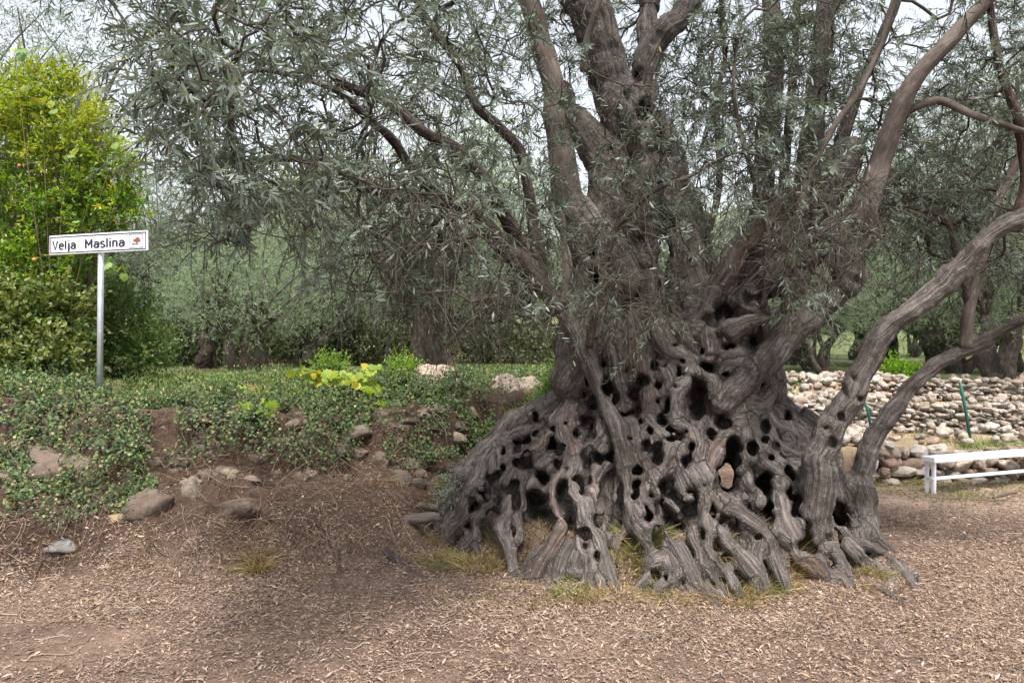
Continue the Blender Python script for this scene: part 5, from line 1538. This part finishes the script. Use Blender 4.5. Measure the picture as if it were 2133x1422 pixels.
shrub('bush', [(680, 765, 26, 20, 7.6, .15), (665, 780, 30, 14, 7.6, .15), (700, 775, 22, 16, 7.6, .15)], 2600, 0.035, 0.35, [(0.12, 0.22, 0.03), (0.2, 0.3, 0.05)], [1, 1], 'small fresh green shrub behind the sprawling grapevine', 'bush', stem_at=P(680, 800, 7.7))
shrub('bush', [(838, 775, 30, 32, 7.6, .2), (825, 800, 30, 18, 7.5, .2)], 3600, 0.035, 0.3, [(0.15, 0.27, 0.03), (0.24, 0.36, 0.06)], [1, 1], 'small bright green shrub left of the big pale boulder', 'bush', stem_at=P(835, 815, 7.6))
shrub('bush', [(1165, 815, 42, 50, 7.3, .3), (1150, 850, 50, 30, 7.2, .3), (1180, 780, 26, 30, 7.3, .25), (1110, 870, 40, 20, 7.2, .2)], 9000, 0.03, 0.35, [(0.08, 0.18, 0.025), (0.14, 0.27, 0.035), (0.2, 0.32, 0.06)], [2, 3, 1.5], 'bright green leafy bush tucked against the left of the ancient trunk', 'bush', stem_at=P(1160, 870, 7.3))
shrub('bush', [(1860, 785, 40, 34, 12.3, .4), (1905, 790, 24, 26, 12.3, .3), (1915, 825, 20, 14, 11.8, .2)], 6000, 0.05, 0.5, [(0.15, 0.30, 0.025), (0.25, 0.40, 0.04)], [1, 1], 'vivid lime-green bush above the stone wall between the two leaning stems', 'bush', stem_at=P(1870, 825, 12.4))
shrub('bush', [(1635, 820, 20, 22, 11.5, .3), (1625, 800, 14, 20, 11.5, .3)], 1800, 0.05, 0.4, [(0.04, 0.10, 0.03), (0.08, 0.15, 0.05)], [1, 1], 'small dark green bush beside the rubble right of the trunk', 'bush', stem_at=P(1630, 845, 11.5))
shrub('bush', [(955, 1010, 34, 22, 5.95, .12), (935, 1035, 26, 14, 5.85, .1), (1000, 985, 18, 18, 6.0, .1)], 1500, 0.03, 0.22, [(0.10, 0.13, 0.09), (0.16, 0.19, 0.13)], [1, 1], 'low grey-green herb growing on the bank against the leftmost roots', 'plant', mat='grove', stem_at=P(950, 1050, 5.9))
# dark thicket under the grove trees, deep in the shade
tb_ = Bag()
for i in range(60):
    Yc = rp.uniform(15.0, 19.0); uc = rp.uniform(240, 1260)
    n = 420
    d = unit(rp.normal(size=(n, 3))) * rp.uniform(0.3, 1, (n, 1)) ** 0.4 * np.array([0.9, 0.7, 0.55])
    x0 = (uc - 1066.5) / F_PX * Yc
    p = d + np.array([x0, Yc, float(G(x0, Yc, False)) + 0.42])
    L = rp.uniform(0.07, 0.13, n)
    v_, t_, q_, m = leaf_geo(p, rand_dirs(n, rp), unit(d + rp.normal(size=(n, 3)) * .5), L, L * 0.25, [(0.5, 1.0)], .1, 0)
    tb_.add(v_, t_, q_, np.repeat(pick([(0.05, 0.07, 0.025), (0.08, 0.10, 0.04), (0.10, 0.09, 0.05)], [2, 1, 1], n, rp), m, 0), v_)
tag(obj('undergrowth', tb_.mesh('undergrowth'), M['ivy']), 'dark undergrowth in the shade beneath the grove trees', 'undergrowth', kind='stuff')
# ------------------------------------------------------------------ stones
ro = np.random.default_rng(88)
def ico(sub):
    t = (1 + 5 ** .5) / 2
    v = np.array([(-1, t, 0), (1, t, 0), (-1, -t, 0), (1, -t, 0), (0, -1, t), (0, 1, t), (0, -1, -t), (0, 1, -t), (t, 0, -1), (t, 0, 1), (-t, 0, -1), (-t, 0, 1)], float)
    f = np.array([(0, 11, 5), (0, 5, 1), (0, 1, 7), (0, 7, 10), (0, 10, 11), (1, 5, 9), (5, 11, 4), (11, 10, 2), (10, 7, 6), (7, 1, 8), (3, 9, 4), (3, 4, 2), (3, 2, 6), (3, 6, 8), (3, 8, 9), (4, 9, 5), (2, 4, 11), (6, 2, 10), (8, 6, 7), (9, 8, 1)])
    v = unit(v)
    for _ in range(sub):
        e = {}; vl = list(v); nf = []
        def mid(a, b):
            k = (min(a, b), max(a, b))
            if k not in e:
                e[k] = len(vl); vl.append(unit((vl[a] + vl[b])[None])[0])
            return e[k]
        for a, b, c in f:
            x, y, z = mid(a, b), mid(b, c), mid(c, a)
            nf += [(a, x, z), (b, y, x), (c, z, y), (x, y, z)]
        v = np.array(vl); f = np.array(nf)
    return v, f
ICO2 = ico(2); ICO3 = ico(3); ICO5 = ico(5)
def rock(c, size, rng, base=ICO3, boxy=0.55, rough=0.16, tilt=0.2, freq=1.6, cuts=6):
    v, f = base
    s = rng.uniform(0, 90)
    q = np.sign(v) * np.abs(v) ** boxy
    q = q / np.maximum(np.linalg.norm(q, axis=1, keepdims=True) ** 0.75, 1e-6)
    q = q * (1 + rough * fbm(v * freq + s, 4, 7))[:, None]
    for _ in range(cuts):          # broken facets
        n = unit(rng.normal(size=3)); d = rng.uniform(0.62, 0.95)
        h = q @ n - d
        q = q - np.outer(np.maximum(h, 0) * 0.85, n)
    if len(v) > 1000: q = q * (1 + 0.05 * fbm(v * 7 + s, 4, 9))[:, None]
    q = q * np.asarray(size)
    a, b, g = rng.normal(0, tilt, 2).tolist() + [rng.uniform(-.4, .4)]
    Rx = np.array([[1, 0, 0], [0, math.cos(a), -math.sin(a)], [0, math.sin(a), math.cos(a)]])
    Ry = np.array([[math.cos(b), 0, math.sin(b)], [0, 1, 0], [-math.sin(b), 0, math.cos(b)]])
    Rz = np.array([[math.cos(g), -math.sin(g), 0], [math.sin(g), math.cos(g), 0], [0, 0, 1]])
    return q @ (Rx @ Ry @ Rz).T + np.asarray(c), f

def stone_wall(name, p0, p1, z0f, h0, h1, size, label, cols, wts, depth=0.22, slope=0.15, jitter=0.25):
    """dry-laid wall of uneven stones from p0 to p1"""
    b = Bag()
    p0 = np.array(p0, float); p1 = np.array(p1, float)
    Ld = np.linalg.norm(p1 - p0); d = (p1 - p0) / Ld; nrm = np.array([d[1], -d[0]])
    z = -0.04
    top = max(h0, h1)
    while z < top:
        hrow = size * ro.uniform(0.55, 1.0)
        s = -size * ro.uniform(0, 1)
        while s < Ld:
            w = size * ro.uniform(0.6, 1.9); hh = hrow * ro.uniform(0.8, 1.25)
            sm = s + w / 2
            hl = h0 + (h1 - h0) * np.clip(sm / Ld, 0, 1) + 0.4 * size * vnoise(np.array([[sm * 1.7, 3.3, 1.2]]), 4)[0]
            if z + hh * 0.4 < hl and sm > 0:
                xy = p0 + d * sm + nrm * (ro.normal(0, 0.03) - (z * slope))
                zz_ = z0f(xy[0], xy[1]) + z + hh / 2 + ro.normal(0, 0.012)
                ang = math.atan2(d[1], d[0])
                v, f = rock((0, 0, 0), (w * 0.56, depth * ro.uniform(0.4, 0.7), hh * 0.60), ro, ICO2 if size < 0.12 else ICO3, 0.6, 0.20, 0.16, 1.7, 7)
                ca, sa = math.cos(ang), math.sin(ang)
                v = np.stack([v[:, 0] * ca - v[:, 1] * sa, v[:, 0] * sa + v[:, 1] * ca, v[:, 2]], -1) + np.array([xy[0], xy[1], zz_])
                b.add(v, f, None, pick(cols, wts, 1, ro, 0.14)[0], v)
            s += w * 1.02
        z += hrow * 0.97
    o = obj(name, b.mesh(name), M['stone'])
    tag(o, label, 'stone wall')
    return o
PALE = [(0.36, 0.295, 0.245), (0.30, 0.24, 0.195), (0.24, 0.175, 0.135), (0.40, 0.36, 0.32), (0.22, 0.195, 0.17)]
stone_wall('dry_stone_wall', (4.05, 8.42), (7.5, 8.42), lambda x, y: 0.0, .40, .34, 0.14, 'low wall of large rounded pale stones directly behind the white bench', PALE, [3, 3, 2, 2, 1.5], 0.24)
stone_wall('dry_stone_wall', (3.6, 10.28), (9.5, 10.20), lambda x, y: 0.33, .36, .40, 0.07, 'long grey-pink stone wall behind the wire fence', PALE, [3, 3, 2, 2, 2], 0.22, .3)
stone_wall('dry_stone_wall', (5.0, 11.12), (10.5, 11.12), lambda x, y: 0.66, .36, .40, 0.07, 'uppermost stone wall, above the long wall and below the lime-green bush', PALE, [3, 3, 1, 3, 2], 0.22, .3)
# tumbled rubble right of the trunk
rb = Bag()
for i in range(760):
    Y = ro.uniform(8.8, 12.6); u = ro.uniform(1625, 1850) if i < 650 else ro.uniform(1850, 2160)
    x = (u - 1066.5) / F_PX * Y
    z = float(G(x, Y, False))
    s = ro.uniform(0.03, 0.075)
    v, f = rock((x, Y, z + s * 0.35 + 0.10 * ro.uniform()), (s * ro.uniform(.9, 1.4), s, s * ro.uniform(.6, .9)), ro, ICO2, 0.6, 0.2, 0.5, 1.6, 6)
    rb.add(v, f, None, pick(PALE, [3, 3, 1, 3, 1], 1, ro, 0.12)[0], v)
tag(obj('stone_rubble', rb.mesh('stone_rubble'), M['stone']), 'slope of tumbled pale rubble stones right of the ancient trunk', 'rubble', kind='stuff')

# remains of the old wall in the bank
BANK = [(0.17, 0.128, 0.10), (0.13, 0.097, 0.075), (0.21, 0.168, 0.133), (0.105, 0.082, 0.065)]
wb = Bag()
for (u, v, hw, hh) in [(45, 943, 40, 30), (150, 985, 90, 52), (300, 933, 28, 20), (315, 995, 30, 22), (390, 1030, 26, 36), (300, 1060, 54, 40), (487, 1062, 48, 26), (447, 928, 24, 14), (538, 957, 32, 15), (533, 918, 24, 12), (426, 872, 42, 15), (487, 872, 28, 14),
    (677, 852, 30, 13), (686, 878, 25, 17), (732, 907, 52, 20), (681, 912, 17, 16), (829, 992, 24, 15), (871, 992, 22, 13), (935, 979, 32, 14), (791, 962, 38, 24), (648, 928, 32, 16), (964, 899, 18, 26), (930, 903, 12, 20), (534, 954, 28, 14), (650, 985, 30, 13), (575, 985, 26, 13), (740, 945, 26, 14), (700, 940, 22, 14), (850, 965, 20, 14), (430, 1000, 26, 22), (20, 1010, 40, 30), (370, 965, 30, 16), (860, 1010, 26, 12), (905, 1005, 24, 14), (610, 945, 22, 12), (470, 985, 30, 15), (100, 900, 36, 22), (200, 930, 34, 22)] + [(ro.uniform(0, 1010), ro.uniform(845, 1010), ro.uniform(10, 30), ro.uniform(7, 16)) for _ in range(150)]:
    p = hit(u, v)
    if p[1] > 7.6: continue
    sx, sz = hw / F_PX * p[1], hh / F_PX * p[1]
    vv, f = rock(p + np.array([0, 0.05, 0]), (sx, max(sx, sz) * 0.7, sz), ro, ICO3, 0.62, 0.26, 0.14, 2.2, 9)
    wb.add(vv, f, None, pick(BANK, [3, 3, 2, 1.5], 1, ro, 0.12)[0], vv)
tag(obj('ruined_wall', wb.mesh('ruined_wall'), M['stone']), 'collapsed brown stone retaining wall showing through the ivy on the bank', 'stone wall')
def one_rock(u, v, hw, hh, col, label, name='rock', base=ICO3, dz=0.0, **kw):
    p = hit(u, v)
    sx, sz = hw / F_PX * p[1], hh / F_PX * p[1]
    vv, f = rock((0, 0, 0), (sx, kw.pop('dep', max(sx, sz) * 0.7), sz), ro, base, **kw)
    b = Bag(); b.add(vv, f, None, col, vv)
    o = obj(name, b.mesh(name), M['stone']); o.location = p + np.array([0, 0.05, dz - 0.35 * sz])
    return tag(o, label, name.replace('_', ' '))
one_rock(142, 1128, 58, 17, (0.15, 0.142, 0.135), 'flat dark grey slab lying at the foot of the bank on the left', boxy=.5, rough=.1)
one_rock(228, 1081, 25, 19, (0.30, 0.21, 0.125), 'small rounded tan stone sticking out of the bank below the sign', boxy=.9)
one_rock(213, 1187, 20, 16, (0.26, 0.20, 0.16), 'small angular brown stone half buried in the slope below the grey slab')
one_rock(274, 1187, 24, 9, (0.22, 0.19, 0.17), 'thin flat stone in the slope beside the angular brown one')
one_rock(593, 1144, 14, 7, (0.44, 0.36, 0.28), 'small pale chip of stone in the bare earth face above the dry tuft')
one_rock(981, 956, 22, 16, (0.50, 0.46, 0.36), 'pale lichen-spotted stone at the upper edge of the leftmost roots')
BO = ((0.40, 0.315, 0.25), (0.36, 0.29, 0.235))
def boulder(u, v, Y, hw, hh, col, label, seed):
    r_ = np.random.default_rng(seed)
    p = P(u, v, Y)
    v5, f5 = rock((0, 0, 0), (hw / F_PX * Y, hw / F_PX * Y * .8, hh / F_PX * Y), r_, ICO5, .9, .30, .05, 1.3, 9)
    b = Bag(); b.add(v5, f5, None, col, v5)
    o = obj('boulder', b.mesh('boulder'), M['stone']); o.location = p
    tag(o, label, 'boulder')
boulder(892, 806, 7.7, 66, 42, BO[0], 'big pale pink boulder on the terrace behind the ivy', 5)
boulder(1052, 815, 8.0, 30, 40, BO[1], 'pointed pale boulder left of the green bush by the trunk', 11)
boulder(1095, 822, 8.4, 46, 40, BO[1], 'broad pale boulder half hidden behind the pointed one', 14)
# mossy dark bank under the trees on the terrace is ground; weathered plank lying in the bank
def log(pts, Y, label, name, mat, rough=0.2, flat=1.0):
    q = np.array([[*P(u, v, y), r / F_PX * y] for (u, v, r), y in zip(pts, Y)])
    c = catmull(q, 0.02)
    v_, t_, q_, g_ = tube(c[:, :3], c[:, 3], 18, rough, 9.0, 4)
    o_ = q[0, :3]
    b = Bag(); b.add(v_ - o_, t_, q_, None, g_)
    o = obj(name, b.mesh(name), M[mat]); o.location = o_
    return tag(o, label, name.replace('_', ' '))
log([(765, 1092, 7), (800, 1086, 10), (850, 1083, 11), (890, 1078, 10), (915, 1077, 7)], [5.62, 5.66, 5.7, 5.72, 5.74], 'weathered grey-brown log lying in the bank beside the leftmost roots', 'fallen_log', 'smooth', 0.35)
log([(835, 1058, 5), (870, 1053, 8), (900, 1056, 7), (930, 1062, 5)], [6.0, 6.05, 6.05, 6.0], 'short pale piece of wood lying above the weathered log', 'fallen_log', 'smooth', 0.35)
log([(740, 1150, 6), (800, 1150, 9), (840, 1175, 8), (870, 1195, 5)], [5.45, 5.4, 5.25, 5.15], 'crooked brown root poking from the earth below the weathered log', 'bare_root', 'limb', 0.2)
log([(786, 800, 9), (787, 780, 9), (786, 764, 9)], [7.8, 7.8, 7.8], 'short grey wooden post standing behind the grapevine', 'wooden_post', 'smooth', 0.12)
log([(2068, 1036, 2.5), (2090, 1031, 3), (2112, 1026, 2.5), (2118, 1027, 2)], [7.45, 7.5, 7.55, 7.6], 'pale fallen stick lying on the yard in front of the bench', 'stick', 'smooth', 0.2)
log([(1995, 1132, 3), (2003, 1122, 4), (2010, 1114, 2.5)], [5.86, 5.95, 6.05], 'dark broken stick lying on the yard right of the roots', 'stick', 'limb', 0.2)

# ------------------------------------------------------------------ bench
def boxv(lo, hi, bev=0.006):
    lo = np.array(lo, float); hi = np.array(hi, float)
    import bmesh
    bm = bmesh.new(); bmesh.ops.create_cube(bm, size=1)
    for v in bm.verts: v.co = [(lo[k] + hi[k]) / 2 + v.co[k] * (hi[k] - lo[k]) for k in range(3)]
    bmesh.ops.bevel(bm, geom=list(bm.edges), offset=bev, segments=2, affect='EDGES')
    me = bpy.data.meshes.new('part'); bm.to_mesh(me); bm.free()
    return me
M['white'] = plain_mat('white_paint', (0.74, 0.75, 0.80), 0.45, 0, 0.07, 6)
M['zinc'] = plain_mat('galvanised_steel', (0.50, 0.53, 0.57), 0.42, 0.75, 0.15, 14)
M['sign'] = plain_mat('sign_white', (0.82, 0.82, 0.86), 0.4, 0, 0.03, 9)
M['ink'] = plain_mat('sign_ink', (0.012, 0.016, 0.035), 0.5, 0, 0.1)
M['brown'] = plain_mat('sign_brown', (0.26, 0.075, 0.055), 0.5, 0, 0.2, 60)
M['postgreen'] = plain_mat('green_paint', (0.004, 0.075, 0.06), 0.4, 0, 0.1)
M['wire'] = plain_mat('fence_wire', (0.10, 0.13, 0.11), 0.5, 0.5, 0.1)
bp_ = P(1946, 1031, 7.66); bq_ = P(2133, 1020, 7.95)
bench = empty('bench', (bp_[0], bp_[1], 0), 'low white bench in front of the rounded stone wall', 'bench')
bench.rotation_euler = (0, 0, math.atan2(bq_[1] - bp_[1], bq_[0] - bp_[0]) + 0.10)
bx = lambda nm, lo, hi: obj(nm, boxv(lo, hi), M['white'], bench)
bx('seat_plank', (-0.03, -.03, .345), (2.3, .13, .400))
bx('stretcher', (-0.01, 0.006, .158), (2.26, .042, .190))
for x in (0.0, 2.2):
    bx('leg', (x, 0.001, -.03), (x + .035, .040, .343))
    bx('leg', (x, .085, -.03), (x + .035, .120, .343))
    bx('leg_brace', (x + .003, .044, .160), (x + .032, .083, .188))

# ------------------------------------------------------------------ wire fence
f0, f1 = P(2025, 926, 9.1), P(1817, 893, 9.9)
fence = empty('wire_fence', (f0[0], f0[1], f0[2]), 'wire mesh fence on dark green posts standing on the low terrace', 'fence')
def post(pt, top, name):
    a = pt - f0; b = top - f0
    v_, t_, q_, g_ = tube(np.array([a + np.array([0, 0, -.1]), a * .5 + b * .5, b]), 0.019, 8)
    bg_ = Bag(); bg_.add(v_, t_, q_)
    obj('post', bg_.mesh('post'), M['postgreen'], fence)
post(f0, P(2000, 796, 9.1), 'a'); post(f1, P(1803, 838, 9.9), 'b'); post(P(2260, 930, 8.8), P(2238, 790, 8.8), 'c')
wb_ = Bag()
segs = [(f1, P(1803, 838, 9.9), f0, P(2000, 796, 9.1)), (f0, P(2000, 796, 9.1), P(2260, 930, 8.8), P(2238, 790, 8.8)), (P(1700, 860, 10.4), P(1690, 810, 10.4), f1, P(1803, 838, 9.9))]
for a0, a1, b0, b1 in segs:
    L = np.linalg.norm(b0 - a0)
    for i in range(int(L / 0.06)):
        s = i / (L / 0.06)
        q = np.array([a0 * (1 - s) + b0 * s, (a0 * (1 - s) + b0 * s) * .06 + (a1 * (1 - s) + b1 * s) * .94])
        v_, t_, q_, g_ = tube(q - f0, 0.0016, 4, cap=False); wb_.add(v_, None, q_)
    for j in range(12):
        t_ = j / 11 * 0.94
        q = np.array([a0 * (1 - t_) + a1 * t_, b0 * (1 - t_) + b1 * t_])
        v_, t2, q_, g_ = tube(q - f0, 0.0016, 4, cap=False); wb_.add(v_, None, q_)
obj('wire_mesh', wb_.mesh('wire_mesh'), M['wire'], fence)

# ------------------------------------------------------------------ road sign
sb_ = hit(207, 822)
pl, pr = P(103.5, 511.5, 6.65), P(307.5, 500.5, 6.33)
W = np.linalg.norm(pr - pl); Hs = 40.8 / F_PX * 6.49
ctr = (pl + pr) / 2
Ypole = 6.49
base = P(207, 825, Ypole + 0.03)
base[2] = min(base[2], float(G(base[0], base[1])) )
sign = empty('road_sign', base, 'white road sign with black lettering on a grey metal pole', 'sign')
ptop = P(210.5, 527, Ypole + 0.03)
bag = Bag(); v_, t_, q_, g_ = tube(np.array([[0, 0, -.25], (ptop - base) * .5, (ptop - base) * 1.06]), 0.0255, 20); bag.add(v_, t_, q_)
obj('pole', bag.mesh('pole'), M['zinc'], sign)
yaw = math.atan2(pr[1] - pl[1], pr[0] - pl[0])
fr = bpy.data.objects.new('sign_panel', boxv((-W / 2, -.004, -Hs / 2), (W / 2, .012, Hs / 2), 0.003)); COL.objects.link(fr)
fr.data.materials.append(M['sign']); fr.parent = sign
fr.location = ctr - base
fr.rotation_euler = (0, -math.asin((pr[2] - pl[2]) / W), yaw)
def on_sign(name, me, mat):
    o = bpy.data.objects.new(name, me); COL.objects.link(o); me.materials.append(mat); o.parent = fr
    return o
def flat(polys, y, name):
    b = Bag()
    for p in polys:
        p = np.array(p, float)
        n = len(p); v = np.stack([p[:, 0], np.full(n, y), p[:, 1]], -1)
        v = np.vstack([v, v.mean(0)]); 
        b.add(v, np.array([[n, i, (i + 1) % n] for i in range(n)]))
    return b.mesh(name, False)
def ringrect(x0, z0, x1, z1, t):
    R = lambda a, b, c, d: [(a, b), (c, b), (c, d), (a, d)]
    return [R(x0, z0, x1, z0 + t), R(x0, z1 - t, x1, z1), R(x0, z0 + t, x0 + t, z1 - t), R(x1 - t, z0 + t, x1, z1 - t)]
yf_ = -0.0065
on_sign('border', flat(ringrect(-W * .490, -Hs * .43, W * .490, Hs * .43, .0085), yf_, 'border'), M['ink'])
ex0, ex1 = W * (-.5 + .823), W * (-.5 + .958)
on_sign('emblem_frame', flat(ringrect(ex0, -Hs * .335, ex1, Hs * .335, .0042), yf_, 'emblem_frame'), M['ink'])
ew = ex1 - ex0; E_ = lambda x, z: (ex0 + ew * x, Hs * .335 * z)
crown_p = [E_(.27, .10), E_(.36, .25), E_(.48, .33), E_(.52, .48), E_(.62, .56), E_(.74, .50), E_(.80, .30), E_(.76, .14), E_(.88, .12), E_(.84, .0), E_(.80, -.10), E_(.66, -.14), E_(.56, -.20), E_(.44, -.12), E_(.32, -.06)]
trunk_p = [E_(.54, -.15), E_(.64, -.12), E_(.60, -.34), E_(.66, -.46), E_(.44, -.46), E_(.53, -.34)]
shade_p = [E_(.14, -.52), E_(.26, -.36), E_(.36, -.34), E_(.32, -.44), E_(.80, -.48), E_(.76, -.54)]
on_sign('emblem', flat([crown_p, trunk_p], yf_ - .001, 'emblem'), M['brown'])
on_sign('emblem', flat([shade_p], yf_ - .0015, 'emblem'), plain_mat('sign_brown_dark', (0.12, 0.05, 0.045), 0.5))
# upright condensed sans letters drawn as strokes; x in letter units, baseline 0, capitals 1 high
def arc(cx, cy, rx, ry, a0, a1, n=14):
    t = np.radians(np.linspace(a0, a1, n))
    return np.stack([cx + rx * np.cos(t), cy + ry * np.sin(t)], -1)
XH = 0.72
bowl_a = np.vstack([[(0.40, 0.0)], [(0.40, XH - 0.22)], arc(0.22, XH - 0.22, 0.18, 0.18, 0, 165)])
loop_a = np.vstack([[(0.40, 0.42)], [(0.20, 0.40)], arc(0.20, 0.22, 0.165, 0.185, 95, 270), [(0.28, 0.05)], [(0.40, 0.16)]])
GLY = {
    'V': ([[(0.0, 1.0), (0.24, 0.0), (0.48, 1.0)]], 0.50),
    'M': ([[(0.05, 0.0), (0.05, 1.0)], [(0.05, 0.96), (0.32, 0.36), (0.59, 0.96)], [(0.59, 1.0), (0.59, 0.0)]], 0.66),
    'e': ([np.vstack([[(0.06, 0.39)], [(0.42, 0.39)], arc(0.23, XH - 0.24, 0.19, 0.20, 0, 180), [(0.04, 0.24)], arc(0.23, 0.22, 0.19, 0.19, 180, 330)])], 0.46),
    'l': ([[(0.06, 1.0), (0.06, 0.0)]], 0.14),
    'i': ([[(0.06, XH), (0.06, 0.0)], [(0.06, 0.98), (0.06, 0.87)]], 0.14),
    'j': ([np.vstack([[(0.12, XH)], [(0.12, -0.06)], arc(0.0, -0.06, 0.12, 0.16, 0, -80)]), [(0.12, 0.98), (0.12, 0.87)]], 0.20),
    'a': ([bowl_a, loop_a], 0.46),
    's': ([np.vstack([arc(0.20, XH - 0.19, 0.165, 0.16, 25, 265), arc(0.20, 0.19, 0.175, 0.17, 85, -155)])], 0.40),
    'n': ([[(0.05, XH), (0.05, 0.0)], np.vstack([[(0.05, 0.48)], arc(0.22, XH - 0.22, 0.17, 0.19, 165, 0), [(0.39, 0.0)]])], 0.46),
}
def stroke(pts, w, k):
    pts = np.asarray(pts, float)
    t = np.gradient(pts, axis=0); t /= np.linalg.norm(t, axis=1, keepdims=True) + 1e-9
    nn_ = np.stack([-t[:, 1], t[:, 0]], -1)
    m = np.ones(len(pts))
    for i in range(1, len(pts) - 1):
        a_ = pts[i] - pts[i - 1]; c_ = pts[i + 1] - pts[i]
        cs = (a_ @ c_) / (np.linalg.norm(a_) * np.linalg.norm(c_) + 1e-9)
        m[i] = min(1 / max(math.sqrt((1 + cs) / 2), 0.3), 2.0)
    L_ = pts + nn_ * w * m[:, None]; R_ = pts - nn_ * w * m[:, None]
    n_ = len(pts)
    return np.vstack([L_, R_]), np.array([[i, i + 1, n_ + i + 1, n_ + i] for i in range(n_ - 1)])
def word(txt, x0, x1, zb, hcap, name):
    tot = sum(GLY[c][1] for c in txt) + 0.13 * (len(txt) - 1)
    sx = (x1 - x0) / tot
    b = Bag(); x = x0
    for ci, ch in enumerate(txt):
        for si, st in enumerate(GLY[ch][0]):
            v, q = stroke(st, 0.083, 0)
            v3 = np.stack([x + v[:, 0] * sx, np.full(len(v), yf_ - 0.0004 * si), zb + v[:, 1] * hcap], -1)
            b.add(v3, None, q)
        x += (GLY[ch][1] + 0.13) * sx
    on_sign(name, b.mesh(name, False), M['ink'])
word('Velja', W * (-.5 + .040), W * (-.5 + .280), -Hs * .24, Hs * .45, 'lettering')
word('Maslina', W * (-.5 + .380), W * (-.5 + .776), -Hs * .24, Hs * .45, 'lettering')
